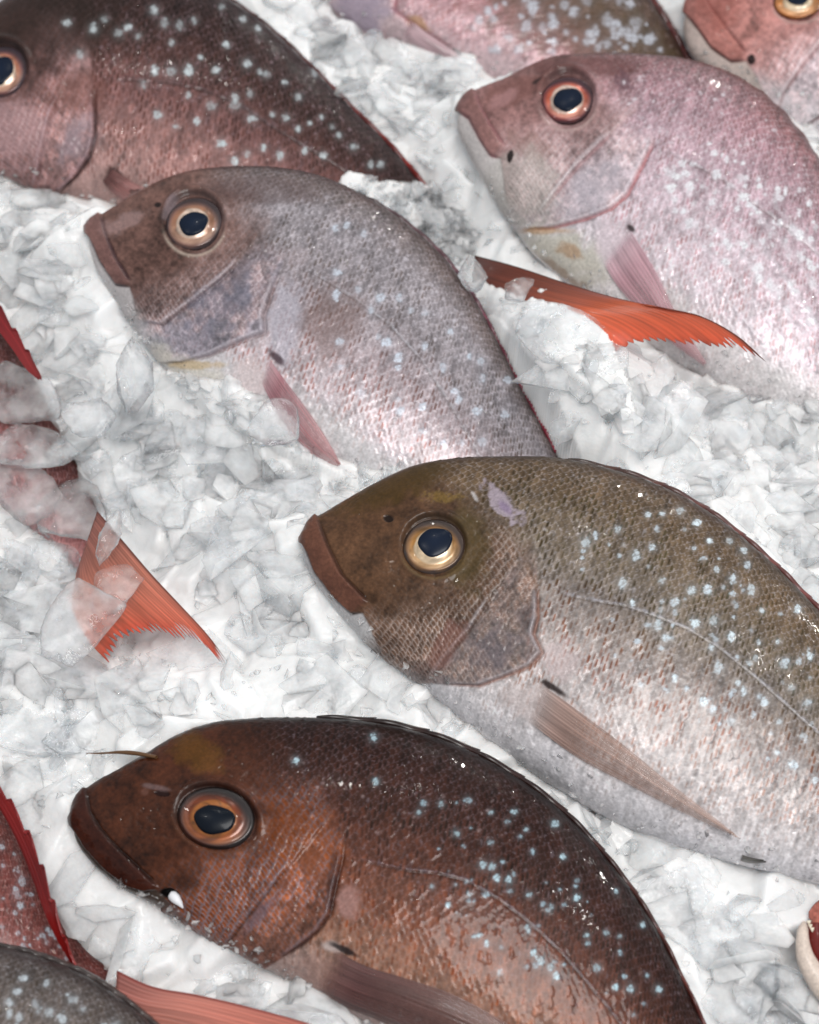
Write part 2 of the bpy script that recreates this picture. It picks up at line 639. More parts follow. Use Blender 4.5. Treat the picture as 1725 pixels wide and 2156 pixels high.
        if 'front' in c:
            e2, rid2, lx2, ly2 = scales(self.p + 0.45 * self.q + 1.6 * wp, self.q + 1.6 * wq, P * c.get('cheek_scale', 0.85), sd + 9)
            ck = lerp(np.broadcast_to(lin(c['cheek']), body.shape), np.broadcast_to(lin(c['cheek2']), body.shape),
                      sst(e2, 0.08, 0.4))
            mid_ = fbm(X / 30, Y / 30, sd + 21, 4) - 0.5
            ck = ck * (1 + 0.5 * (rid2 - 0.5) + 0.8 * big + 0.7 * fine + 0.6 * mid_)[..., None]
            op = lerp(np.broadcast_to(lin(c['gill']), body.shape), ck, 0.25 + 0.5 * sst(mid_, -0.15, 0.15))
            op = op * (1 + 0.9 * big + 0.8 * fine + 0.9 * mid_ + 0.3 * (rid2 - 0.5))[..., None]
            sn = np.broadcast_to(lin(c['snout']), body.shape) * (1 + 1.0 * big + 0.9 * fine + 0.9 * mid_)[..., None]
            low = sst(self.t, 0.55, 0.1)                   # cheek and gill cover sit below the eye line
            isop = sst(od, 4, -4) * sst(self.t, 0.30, -0.05) * low * sst(hd, -10, 20)
            self.col = lerp(self.col, op, isop * 0.85)
            isck = sst(pd_, 5, -5) * low * sst(od + 60 * mid_, 5, -70)
            self.col = lerp(self.col, ck, isck * 0.9)
            issn = sst(hd + 90 * big + 60 * mid_, c.get('snout_w', 75), -c.get('snout_w', 75))
            self.col = lerp(self.col, sn, issn)
            self.disp += isop * 3.0 + isck * 3.0
            self.disp += (isck + isop * 0.6) * sst(hd, -5, 15) * 1.6 * (1 - e2)
            self.disp += issn * 1.6 * fine
            self.head = np.clip(isop + isck + issn, 0, 1)
        # throat and belly
        bt = c.get('belly_t', -0.72) - (0.16 * self.head if 'front' in c else 0)
        bl = sst(self.t + 0.15 * big, bt, bt - 0.2)
        self.col = lerp(self.col, np.broadcast_to(lin(c['belly']), body.shape) * (1 + 0.3 * fine)[..., None], bl * c.get('belly_k', 0.6))
        # dark narrow back
        dk = sst(self.t + 0.05 * big, 0.86, 0.985)
        self.col = lerp(self.col, np.broadcast_to(lin(c['ridge']), body.shape), dk * c.get('ridge_k', 0.8))
        if 'l1' in c:
            a, aa = sdist(px, c['l1'])
            b, ba = sdist(px, c['l2'])
            lip = sst(a, 3, -3) * sst(b, -3, 3) * sst(aa, 1.02, 0.94)
            self.col = lerp(self.col, np.broadcast_to(lin(c['lip']), body.shape) * (1 + 0.7 * big + 0.35 * fine)[..., None], lip * 0.65)
            self.disp += lip * (7 + 5 * big)
            b, ba = sdist(px, list(c['l2']) + c.get('chin', []))
            jaw = sst(b, 2, -4) * sst(ba, 1.0, 0.93) * sst(hd, 60, 0)
            self.col = lerp(self.col, np.broadcast_to(lin(c['jaw']), body.shape) * (1 + 0.4 * big)[..., None], jaw * 0.9)
            self.disp -= jaw * 2
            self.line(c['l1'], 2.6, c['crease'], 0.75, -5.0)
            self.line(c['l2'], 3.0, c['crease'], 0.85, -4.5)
        if 'oper' in c:
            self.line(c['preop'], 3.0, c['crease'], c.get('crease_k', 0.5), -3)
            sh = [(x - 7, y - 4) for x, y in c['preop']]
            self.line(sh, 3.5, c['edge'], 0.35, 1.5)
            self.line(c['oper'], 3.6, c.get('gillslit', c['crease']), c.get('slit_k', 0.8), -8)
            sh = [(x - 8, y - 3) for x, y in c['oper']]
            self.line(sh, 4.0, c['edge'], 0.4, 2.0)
        if 'lateral' in c:
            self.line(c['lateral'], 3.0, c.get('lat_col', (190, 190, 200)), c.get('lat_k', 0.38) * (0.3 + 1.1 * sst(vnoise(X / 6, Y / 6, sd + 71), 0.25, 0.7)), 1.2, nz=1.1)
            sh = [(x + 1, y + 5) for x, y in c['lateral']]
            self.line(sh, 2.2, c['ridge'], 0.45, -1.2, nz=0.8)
        sil = np.interp(tt, [-1, -0.6, 0.1, 0.5, 1], [0.3, 0.4, 0.3, 0.15, 0.0]) * c.get('silver', 1.0)
        if 'front' in c:
            sil = sil * (1 - 0.75 * self.head)
        self.silver = np.clip(sil * 0.35, 0, 0.4)

    def socket(self, e):
        a = math.radians(e.get('ang', 0))
        dx, dy = self.px[..., 0] - e['c'][0], self.px[..., 1] - e['c'][1]
        u = (dx * math.cos(a) + dy * math.sin(a)) / e['rx']
        v = (-dx * math.sin(a) + dy * math.cos(a)) / e['ry']
        r = np.sqrt(u * u + v * v)
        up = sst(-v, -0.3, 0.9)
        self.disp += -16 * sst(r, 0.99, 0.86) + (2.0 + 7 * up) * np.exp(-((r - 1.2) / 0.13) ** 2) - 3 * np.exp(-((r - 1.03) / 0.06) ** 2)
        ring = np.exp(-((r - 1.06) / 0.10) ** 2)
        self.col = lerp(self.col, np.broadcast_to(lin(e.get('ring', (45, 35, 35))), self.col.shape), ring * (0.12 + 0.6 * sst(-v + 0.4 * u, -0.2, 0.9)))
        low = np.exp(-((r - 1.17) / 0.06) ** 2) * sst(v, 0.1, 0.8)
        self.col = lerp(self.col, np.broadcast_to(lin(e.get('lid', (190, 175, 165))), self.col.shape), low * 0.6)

    def finish(self):
        self.Pd = self.P + self.N * (self.disp * self.k)[..., None]
        ns, nc = self.disp.shape
        cap0 = self.Pd[0].mean(0)
        cap1 = self.Pd[-1].mean(0)
        v = np.concatenate([self.Pd.reshape(-1, 3), [cap0, cap1]])
        f = grid_faces(ns, nc, wrap=True)
        i = np.arange(nc)
        a = np.stack([np.full(nc, ns * nc), (i + 1) % nc, i, i], -1)
        col = np.clip(np.concatenate([self.col.reshape(-1, 3), [self.col[0].mean(0), self.col[-1].mean(0)]]), 0.002, 0.9)
        gm = col.mean(-1, keepdims=True)
        col = np.clip(gm + (col ** 1.12 - gm ** 1.12 + gm ** 1.12 - gm) * 1.0 + (col - gm) * self.sat, 0.002, 0.9) * self.dark
        sil = np.concatenate([self.silver.ravel(), [0, 0]])
        # close both ends with triangles written as a fan of quads over pairs of points
        h = nc // 2
        fan0 = np.stack([np.full(h, ns * nc), (2 * np.arange(h) + 2) % nc, 2 * np.arange(h) + 1, 2 * np.arange(h)], -1)
        l = (ns - 1) * nc
        fan1 = np.stack([np.full(h, ns * nc + 1), l + 2 * np.arange(h), l + 2 * np.arange(h) + 1, l + (2 * np.arange(h) + 2) % nc], -1)
        self.body = mesh_obj('body', v, np.concatenate([f, fan0, fan1]), SKIN, self.root, col, extra={'silver': sil})

    def eye(self, e):
        cx, cy = e['c']
        P = self.surf([(cx, cy)])
        st = self.surf([(cx + 80, cy), (cx - 80, cy), (cx, cy + 75), (cx, cy - 75)])
        nn = np.cross(st[0] - st[1], st[3] - st[2])
        nn /= np.linalg.norm(nn)
        nn = 0.7 * nn + 0.6 * self.n
        nn /= np.linalg.norm(nn)
        ctr = st.mean(0) - self.n * 0.0
        # put the centre back on its sight line
        ctr = on_plane(np.array([[cx, cy]]), ctr, self.n)[0]
        ex = np.array([1.0, 0, 0]) - nn * nn[0]
        ex /= np.linalg.norm(ex)
        ey = np.cross(nn, ex)
        k = self.k
        a = math.radians(-e.get('ang', 0))
        ax = ex * math.cos(a) + ey * math.sin(a)
        ay = -ex * math.sin(a) + ey * math.cos(a)
        nr, na = 40, 96
        rho = np.linspace(0.0, 1.08, nr)
        th = np.linspace(0, 2 * math.pi, na, endpoint=False)
        RR, TH = np.meshgrid(rho, th, indexing='ij')
        dome = 0.32 * np.sqrt(np.clip(1.22 - RR**2, 0, None)) - 0.11
        e = dict(e, pr=e['pr'] * 1.16, pry=e.get('pry', e['pr']) * 1.16)
        pr = e['pr'] / e['rx']
        iris_dip = -0.05 * np.exp(-((RR - (pr + 0.9) / 2) / 0.14) ** 2) + 0.03 * np.exp(-((RR - 0.97) / 0.04) ** 2)
        lx = RR * np.cos(TH) * e['rx'] * k
        ly = RR * np.sin(TH) * e['ry'] * k
        V = ctr + lx[..., None] * ax + ly[..., None] * ay + ((dome + iris_dip) * e['rx'] * k)[..., None] * nn
        c0, c1, c2, c3 = [lin(c) * 0.72 for c in e['cols']]     # bright ring, iris inner, iris outer, rim
        nz = fbm(RR * 5 + 3 * np.cos(TH) + 8, 3 * np.sin(TH) + RR * 2 + 5, self.seed, 4) - 0.5
        io = e.get('io', (-0.05, -0.09))
        RC = np.sqrt((RR * np.cos(TH) - io[0]) ** 2 + (RR * np.sin(TH) - io[1]) ** 2)
        rx_ = RC * (1 + 0.22 * nz)
        colr = np.zeros(RR.shape + (3,))
        kk = [0, pr * 1.02, pr * 1.07, pr * 1.17, (pr + 1) / 2 - 0.02, 0.86, 0.97, 1.1]
        cc = [c0 * .6, c0, c0 * 0.9, c1, c1 * 0.95, c2, c3, c3]
        for ch in range(3):
            colr[..., ch] = np.interp(rx_, kk, [c[ch] for c in cc])
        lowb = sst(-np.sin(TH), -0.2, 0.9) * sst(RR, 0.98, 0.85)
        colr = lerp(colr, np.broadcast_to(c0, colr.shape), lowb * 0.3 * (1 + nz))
        up_shade = sst(np.sin(TH) + 0.35 * np.cos(TH), 0.1, 1.0) * sst(RR, 0.55, 0.85)  # socket shade and dark lid painted into the upper iris
        colr = lerp(colr, np.broadcast_to(c3, colr.shape), up_shade * 0.75)
        colr *= np.clip(1 + 1.6 * nz, 0.3, 1.8)[..., None]
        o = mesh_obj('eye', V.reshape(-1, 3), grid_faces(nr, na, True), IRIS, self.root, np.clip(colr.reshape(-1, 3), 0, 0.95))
        # pupil, a dark lens set into the iris
        pc = e.get('pc', e['c'])
        off = (np.array(pc) - np.array(e['c'])) * k
        nr2 = 14
        rho = np.linspace(0.0, 1.0, nr2)
        RR, TH = np.meshgrid(rho, th, indexing='ij')
        wob = 1 + 0.05 * np.sin(2 * TH + 0.7) + 0.03 * np.sin(3 * TH) + 0.02 * np.sin(5 * TH + self.seed)
        lx = RR * wob * np.cos(TH) * e['pr'] * k
        ly = RR * wob * np.sin(TH) * e.get('pry', e['pr']) * k
        dz = (0.32 * np.sqrt(1.22 - (RR * pr) ** 2) - 0.11 + 0.035 * np.sqrt(np.clip(1 - RR**2, 0, 1)) + 0.012 - 0.06 * np.where(RR > 0.97, 1, 0)) * e['rx'] * k
        if e.get('ang', 0):
            lx, ly = lx * math.cos(a) - ly * math.sin(a), lx * math.sin(a) + ly * math.cos(a)
        V = ctr + (lx + off[0])[..., None] * ex + (ly - off[1])[..., None] * ey + dz[..., None] * nn
        cp = np.broadcast_to(lin(e.get('pcol', (24, 33, 50))), V.shape) * (1 - 0.35 * RR)[..., None]  # navy reflection painted into the pupil colour
        mesh_obj('pupil', V.reshape(-1, 3), grid_faces(nr2, na, True), PUPIL, o, cp.reshape(-1, 3))

    def fin(self, name, upper, lower, base_n, rays_n, cols, clear=0.1, zmode=None, lift=(0.001, 0.003), rag=0.10, end=None,
            label=None, nv=None, dark_edge=None, edge=0.0):
        """upper/lower edge curves from root to tip; end: curve from upper tip to lower tip"""
        nu, nv = 60, nv or rays_n * 6 + 1
        U, Lo = curve(upper, nu), curve(lower, nu)
        B = np.linspace(0, 1, nv)[:, None] * (Lo[0] - U[0]) + U[0]
        E = curve(end, nv) if end is not None else np.linspace(0, 1, nv)[:, None] * (Lo[-1] - U[-1]) + U[-1]
        rag_r = np.random.default_rng(self.seed + 17).random(rays_n + 2)
        v = np.linspace(0, 1, nv)
        ray = v * rays_n
        ray = ray + 0.5 * (fbm(v * rays_n * 0.6, v * 0 + self.seed, 3, 3) - 0.5)
        fr = np.abs((ray % 1) - 0.5) * 2                     # 1 on the ray, 0 between rays
        rstr = 0.35 + 0.65 * vnoise(v * rays_n * 1.3, v * 0 + 2.5, self.seed)
        rr = 0.45 * rag_r[np.clip(np.round(ray).astype(int), 0, rays_n)] + 1.1 * vnoise(v * rays_n / 2.6, v * 0 + 0.5, self.seed + 8) ** 2
        cut = 1 - rag * ((1 - fr) * (0.3 + 0.9 * rr)) - rag * 0.6 * rr
        uu = np.linspace(0, 1, nu)[:, None] * cut[None, :]
        vv = np.broadcast_to(v[None, :], uu.shape)

        def samp(curve_, x):
            n = len(curve_) - 1
            i = np.clip((x * n).astype(int), 0, n - 1)
            f_ = (x * n - i)[..., None]
            return curve_[i] * (1 - f_) + curve_[i + 1] * f_
        if edge:
            vv = np.clip(vv, edge * (0.25 + 0.75 * ((uu * 7 + 0.3) % 1)) * sst(uu, 1.0, 0.85), 1)
        u1, v1 = uu[..., None], vv[..., None]
        S = (1 - v1) * samp(U, uu) + v1 * samp(Lo, uu) + (1 - u1) * samp(B, vv) + u1 * samp(E, vv) \
            - ((1 - u1) * ((1 - v1) * U[0] + v1 * Lo[0]) + u1 * ((1 - v1) * U[-1] + v1 * Lo[-1]))
        ridge = 0.00022 * ((fr * rstr)[None, :] ** 1.5) * np.ones_like(uu)
        if zmode is None:
            l = lift[0] + (lift[1] - lift[0]) * uu + 0.0022 * np.sin(math.pi * vv) * sst(uu, 0, 0.3)
            base = self.surf(S.reshape(-1, 2))
            P = on_plane_each(S.reshape(-1, 2), base + self.n * l.reshape(-1, 1), self.n).reshape(S.shape[:2] + (3,))
            # even out the copied skin relief
            for _ in range(6):
                P[1:-1] = 0.25 * P[:-2] + 0.5 * P[1:-1] + 0.25 * P[2:]
                P[:, 1:-1] = 0.25 * P[:, :-2] + 0.5 * P[:, 1:-1] + 0.25 * P[:, 2:]
        else:
            z = zmode(uu, vv)
            P = at_z(S, z)
        P = P + self.n * ridge[..., None]
        nzz = fbm(uu * 3 + self.seed, vv * rays_n * 0.7, self.seed, 3) - 0.5
        c = stops(uu, cols) * (0.8 + 0.3 * (fr * rstr)[None, :, None] ** 1.2) * (1 + 0.8 * nzz + 0.5 * (fbm(uu * 4, vv * rays_n * 3.3, self.seed + 4, 3) - 0.5))[..., None]
        if dark_edge is not None:
            k1 = np.exp(-(vv / 0.035) ** 2)
            c = lerp(c, np.broadcast_to(lin(dark_edge), c.shape), k1 * 0.85)
            k2 = sst(uu, 0.93, 1.0)
            c = lerp(c, np.broadcast_to(lin(dark_edge), c.shape), k2 * 0.35)
        al = clear * (1 - 0.6 * (fr * rstr)[None, :]) * sst(uu, 0.0, 0.35)
        if zmode is None:
            al = 1 - (1 - al) * sst(uu, 0.0, 0.14)
        o = mesh_obj(name, P.reshape(-1, 3), grid_faces(nu, nv), FIN, self.root, np.clip(c.reshape(-1, 3), 0.003, 0.9),
                     extra={'clear': al.ravel()})
        md = o.modifiers.new('thickness', 'SOLIDIFY')
        md.thickness = 0.0004
        md.offset = -1
        if label:
            o['label'] = label
        return o

    def dorsal_fin(self, x0, x1, h, cols, spines=11, lean=1.4):
        """spiny fin folded down along the back"""
        n = 240
        xs = np.linspace(x0, x1, n)
        idx = np.interp(xs, self.x, np.arange(len(self.x)))
        i = np.clip(idx.astype(int), 0, len(self.x) - 2)
        f = (idx - i)[:, None]
        D = self.D[i] * (1 - f) + self.D[i + 1] * f
        V = self.V[i] * (1 - f) + self.V[i + 1] * f
        out = D - V
        out /= np.linalg.norm(out, axis=1)[:, None]
        tan = np.gradient(D, axis=0)
        tan /= np.linalg.norm(tan, axis=1)[:, None]
        w_ = np.linspace(0, 1, n)
        sp = (w_ * spines) % 1
        hh = h * (0.55 + 0.45 * sp) * sst(w_, 0, 0.1) ** 0.5 * (1 - 0.35 * sst(w_, 0.9, 1.0))
        m = 8
        rows = []
        cl = []
        cs = stops(w_, cols)
        for j in range(m):
            g = j / (m - 1)
            q = D - out * 10 * (1 - g) + out * hh[:, None] * g + tan * hh[:, None] * g * lean
            P = on_plane(q, self.P0, self.n) + self.n * (0.004 * math.sin(math.pi * (0.15 + 0.8 * g)) + 0.001 * np.sin(w_ * spines * 2 * math.pi))[:, None]
            rows.append(P)
            shade = 0.7 + 0.5 * np.exp(-((sp - 0.85) / 0.15) ** 2)
            cl.append(cs * shade[:, None])
        P = np.stack(rows, 1)
        c = np.stack(cl, 1)
        o = mesh_obj('dorsal_fin', P.reshape(-1, 3), grid_faces(n, m), FIN, self.root, np.clip(c.reshape(-1, 3), 0.003, 0.9),
                     extra={'clear': np.zeros(n * m)})
        md = o.modifiers.new('thickness', 'SOLIDIFY')
        md.thickness = 0.0008
        md.offset = 0
        return o


def on_plane_each(p, Q, n):
    d = rays(p)
    t = ((Q - cam_pos) @ n) / (d @ n)
    return cam_pos + d * t[..., None]


def scatter(poly, n, seed):
    r = np.random.default_rng(seed)
    poly = np.array(poly, float)
    lo, hi = poly.min(0), poly.max(0)
    out = []
    while len(out) < n:
        q = lo + (hi - lo) * r.random(2)
        if inside(q[None], poly)[0]:
            out.append((q[0], q[1], 0.5 + 0.9 * r.random()))
    return out


# ================================================================== F olive fish, centre right
F = Fish([((638, 1128), (638, 1140)), ((655, 1100), (640, 1172)), ((690, 1077), (662, 1222)), ((740, 1048), (700, 1275)),
          ((800, 1015), (755, 1335)), ((870, 984), (815, 1388)), ((950, 969), (875, 1436)), ((1060, 964), (930, 1482)),
          ((1180, 968), (1000, 1540)), ((1290, 992), (1080, 1600)), ((1400, 1030), (1170, 1660)), ((1500, 1086), (1270, 1720)),
          ((1600, 1165), (1390, 1772)), ((1690, 1252), (1520, 1812)), ((1790, 1362), (1650, 1845)), ((1890, 1490), (1790, 1880)),
          ((1980, 1640), (1910, 1910)), ((2050, 1790), (2020, 1940))], 0.016, seed=11, ns=640, nt=360, dark=0.80, sat=0.05,
         label='largest olive-brown snapper with gold eye and blue spots, lilac scrape on its nape')
fF = dict(pitch=19,
          body=[(-1, (214, 210, 212)), (-0.7, (206, 200, 200)), (-0.35, (180, 172, 170)), (0.0, (146, 136, 130)), (0.3, (126, 114, 102)), (0.7, (112, 94, 76)), (1, (92, 74, 56))],
          mark=[(-1, (178, 170, 172), 0.3), (-0.65, (190, 148, 130), 0.6), (-0.3, (160, 104, 82), 0.85), (0.1, (88, 74, 50), 0.9), (0.55, (84, 72, 44), 0.85), (1, (74, 58, 40), 0.5)],
          edge=(205, 200, 205), edge_k=0.25, front=[(890, 972), (990, 1060), (1010, 1150), (985, 1235), (900, 1280), (820, 1310), (745, 1335)],
          preop=[(1036, 1262), (994, 1328), (942, 1387), (914, 1428)],
          oper=[(1132, 1230), (1134, 1299), (1124, 1335), (1143, 1374), (1117, 1403), (1059, 1426), (1010, 1444), (925, 1440)],
          lateral=[(1137, 1208), (1189, 1250), (1254, 1263), (1319, 1273), (1384, 1296), (1449, 1322), (1514, 1361), (1579, 1413), (1644, 1471), (1725, 1543), (1800, 1620), (1950, 1780)],
          l1=[(668, 1090), (692, 1150), (722, 1210), (778, 1268)], l2=[(640, 1146), (664, 1205), (702, 1255), (742, 1292), (765, 1290)], chin=[(800, 1352), (860, 1412), (920, 1452)],
          cheek=(158, 142, 134), cheek2=(114, 88, 72), gill=(142, 126, 126), snout=(98, 72, 54), lip=(124, 84, 72), jaw=(205, 203, 204),
          crease=(58, 38, 32), ridge=(62, 46, 32), belly=(222, 220, 224), gillslit=(150, 95, 70), slit_k=0.6, belly_t=-0.78, belly_k=0.5, silver=0.45)
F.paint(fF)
F.blob(840, 1010, 130, 42, -24, (78, 60, 26), 0.75, 0.4)
F.blob(930, 1046, 34, 9, 5, (150, 124, 66), 0.45, 1.2, 1.4, sc=5)
F.blob(985, 1160, 42, 90, 0, (92, 80, 42), 0.5, 0.4)
F.blob(1040, 1370, 46, 32, -30, (112, 106, 114), 0.45, 1.0, 1.4)
F.blob(940, 1360, 26, 60, 35, (150, 108, 100), 0.5, 0.5)
F.blob(1180, 1390, 40, 40, 0, (205, 190, 190), 0.65, 0.7)
F.blob(1120, 1480, 60, 40, 20, (205, 192, 190), 0.6, 0.5)
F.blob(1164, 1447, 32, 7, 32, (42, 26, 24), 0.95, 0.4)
k = F.blob(1060, 1062, 50, 17, 46, (178, 166, 176), 0.85, 1.0, 0.5, sc=14)
F.disp -= 2.5 * k
F.blob(1062, 1066, 18, 9, 48, (150, 134, 156), 0.9, 0.3)
F.blob(1000, 1046, 12, 4, 60, (210, 205, 205), 0.7, 0.8)
k = F.line([(1118, 1130), (1105, 1170), (1120, 1215), (1135, 1245)], 8, (110, 84, 66), 0.4, -3)
F.line([(1170, 1010), (1190, 1090), (1178, 1150), (1196, 1230)], 5, (90, 74, 50), 0.3, -2)
k = F.blob(818, 1092, 11, 8, 10, (30, 20, 18), 0.9, 0.1, 0.3)
F.disp -= 4 * k
zF = [(1072, 322), (1170, 275), (1218, 272), (1275, 262), (1328, 300), (1185, 380), (1132, 407), (1370, 360), (1435, 360), (968, 365), (1088, 497), (1215, 490), (1312, 520), (1258, 558), (1362, 515), (1445, 482), (1505, 520), (1393, 452), (1540, 585), (1655, 580), (1202, 630), (1228, 672), (1322, 625), (1383, 618), (1440, 670), (1375, 705), (1592, 685), (1520, 740), (1500, 755), (1612, 755), (1695, 732), (1400, 772), (1258, 805), (1145, 825), (1460, 818), (1635, 835), (1480, 845), (1548, 880), (1685, 885), (1350, 882), (1382, 902), (1438, 945), (1597, 945), (1672, 990), (1590, 1045), (1640, 1085), (1712, 1135), (1120, 560), (1480, 390)]
F.add_spots([(603.75 + x * .65, 905.6 + y * .65) for x, y in zF], 10.5, 1.0, (226, 238, 246))
F.add_spots(scatter([(1180, 1100), (1400, 1060), (1725, 1300), (1725, 1650), (1500, 1560), (1300, 1400)], 70, 3), 6, 0.8, (214, 226, 236))
eF = dict(c=(915, 1150), rx=62, ry=59, pr=31, pc=(917, 1146), cols=[(232, 205, 170), (176, 124, 62), (150, 108, 70), (62, 46, 40)], ring=(58, 44, 32), lid=(120, 100, 70))
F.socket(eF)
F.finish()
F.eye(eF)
F.fin('pectoral_fin', [(1128, 1432), (1170, 1462), (1230, 1506), (1310, 1566), (1400, 1640), (1480, 1702), (1560, 1765)],
      [(1104, 1512), (1150, 1548), (1220, 1598), (1300, 1640), (1400, 1692), (1480, 1730), (1560, 1768)], 0, 13,
      [(0, (214, 200, 196)), (0.12, (190, 160, 150)), (0.4, (172, 134, 116)), (1, (216, 188, 176))], 0.82, rag=0.05)
F.dorsal_fin(0.34, 0.93, 10, [(0, (70, 50, 40)), (0.4, (120, 70, 66)), (1, (150, 70, 66))])
F.fin('pelvic_fin', [(1560, 1800), (1585, 1806), (1622, 1812)], [(1556, 1812), (1580, 1818), (1618, 1816)], 0, 4,
      [(0, (120, 116, 110)), (1, (24, 22, 20))], 0.1, rag=0.4, label='dark tip of a fin at the belly')

# ================================================================== G dark brown fish, bottom
G = Fish([((152, 1715), (153, 1732)), ((165, 1680), (162, 1770)), ((200, 1648), (195, 1818)), ((255, 1618), (250, 1865)),
          ((315, 1583), (310, 1898)), ((370, 1550), (370, 1932)), ((440, 1524), (430, 1968)), ((530, 1513), (500, 2008)),
          ((630, 1511), (570, 2048)), ((740, 1516), (650, 2090)), ((850, 1533), (740, 2140)), ((960, 1568), (840, 2190)),
          ((1070, 1625), (950, 2245)), ((1180, 1705), (1070, 2300)), ((1280, 1810), (1190, 2350)), ((1370, 1935), (1300, 2395)),
          ((1440, 2070), (1400, 2430)), ((1500, 2200), (1480, 2460)), ((1550, 2340), (1540, 2480))], 0.010, seed=23, ns=640, nt=360, dark=0.67, sat=0.10,
         label='darkest mahogany-brown snapper with amber eye, nearest in front at the bottom')
fG = dict(pitch=20,
          body=[(-1, (190, 172, 168)), (-0.7, (172, 138, 122)), (-0.35, (140, 94, 76)), (0.0, (108, 68, 54)), (0.35, (76, 47, 38)), (0.7, (62, 37, 30)), (1, (46, 27, 22))],
          mark=[(-1, (170, 120, 96), 0.4), (-0.5, (160, 84, 46), 0.8), (-0.1, (82, 48, 36), 0.75), (0.3, (50, 33, 24), 0.8), (0.7, (42, 25, 20), 0.7), (1, (34, 20, 16), 0.5)],
          edge=(150, 138, 146), edge_k=0.2, vary=0.5, front=[(520, 1515), (570, 1600), (590, 1700), (560, 1790), (480, 1840), (420, 1870), (365, 1900)],
          preop=[(610, 1826), (540, 1912), (495, 1968), (480, 1990)],
          oper=[(722, 1780), (722, 1805), (710, 1856), (695, 1926), (670, 1961), (640, 1986), (590, 2020)],
          lateral=[(725, 1800), (790, 1815), (860, 1830), (920, 1835), (980, 1850), (1050, 1890), (1110, 1935), (1180, 2000), (1240, 2070), (1310, 2156), (1380, 2250)],
          l1=[(180, 1655), (192, 1710), (216, 1748), (252, 1788), (300, 1832), (338, 1868)], l2=[(153, 1738), (176, 1780), (216, 1825), (262, 1862), (306, 1876), (330, 1872)], chin=[(370, 1912), (440, 1958)],
          cheek=(136, 124, 130), cheek2=(150, 88, 56), gill=(140, 92, 76), snout=(86, 52, 38), lip=(76, 42, 36), jaw=(92, 82, 76),
          crease=(28, 15, 13), ridge=(30, 19, 16), belly=(186, 164, 158), belly_t=-0.80, silver=0.6, gillslit=(60, 30, 24), lat_col=(128, 118, 128))
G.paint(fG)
G.blob(420, 1590, 60, 34, 30, (120, 88, 40), 0.45, 0.6)
G.blob(640, 1770, 90, 60, 30, (140, 80, 44), 0.5, 0.6)
G.blob(420, 1980, 130, 30, 30, (170, 150, 148), 0.5, 0.5)
G.blob(545, 1930, 60, 12, -48, (128, 112, 122), 0.6, 0.6)
k = G.blob(735, 1900, 24, 34, 0, (176, 140, 134), 0.8, 0.4)
G.blob(700, 1850, 10, 60, 8, (52, 28, 22), 0.5, 0.4)
G.blob(700, 1995, 22, 12, 15, (215, 200, 196), 0.8, 0.5)
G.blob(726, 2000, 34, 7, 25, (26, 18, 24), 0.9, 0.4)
G.blob(690, 2060, 60, 40, 30, (172, 138, 128), 0.5, 0.5)
k = G.blob(356, 1880, 20, 10, 5, (10, 8, 12), 1.0, 0.2, 0.3)
G.disp -= 6 * k
k = G.blob(342, 1671, 18, 7, 8, (40, 16, 14), 0.9, 0.1, 0.3)
G.disp -= 4 * k
G.blob(335, 1660, 30, 6, 12, (150, 130, 130), 0.5, 0.5)
G.blob(306, 1668, 8, 7, 0, (120, 86, 76), 0.7, 0.2)
zG = [(167, 10), (398, 90), (320, 120), (573, 120), (655, 118), (452, 192), (697, 180), (797, 160), (827, 275), (545, 305), (575, 310), (595, 350), (637, 358), (707, 410), (367, 380), (497, 405), (873, 420), (785, 452), (775, 462), (423, 445), (703, 527), (533, 552), (557, 580), (910, 552), (978, 542), (1025, 555), (1105, 515), (725, 615), (750, 640), (782, 665), (605, 680), (802, 695), (945, 665), (1010, 735), (1062, 738), (1160, 740), (1075, 830), (1012, 395)]
G.add_spots([(690 + x * .6, 1638.75 + y * .6) for x, y in zG] + [(623, 1601), (792, 1645), (787, 1553)], 8.5, 1.0, (206, 230, 240))
G.add_spots(scatter([(820, 1650), (1050, 1660), (1330, 1930), (1400, 2150), (1200, 2100), (950, 1950)], 45, 25), 5.5, 0.8, (190, 214, 226))
G.add_spots(scatter([(600, 1560), (1000, 1640), (1200, 1800), (900, 1800), (640, 1700)], 60, 5), 3.2, 0.5, (190, 170, 170))
eG = dict(c=(457, 1722), rx=80, ry=62, ang=16, pr=38, pry=28, pc=(455, 1729), cols=[(176, 104, 44), (124, 54, 18), (78, 38, 24), (28, 18, 17)], ring=(30, 18, 18), lid=(110, 70, 50), pcol=(16, 22, 32))
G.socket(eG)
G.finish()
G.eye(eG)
G.fin('pectoral_fin', [(697, 1995), (760, 2030), (850, 2058), (950, 2092), (1060, 2150), (1150, 2210)],
      [(655, 2085), (720, 2118), (800, 2150), (900, 2195), (1000, 2230), (1150, 2222)], 0, 14,
      [(0, (150, 112, 106)), (0.15, (112, 74, 72)), (0.5, (118, 84, 80)), (1, (150, 112, 102))], 0.6, rag=0.05)
G.dorsal_fin(0.32, 0.97, 10, [(0, (40, 24, 20)), (0.5, (58, 30, 26)), (0.8, (96, 44, 36)), (1, (130, 50, 40))])

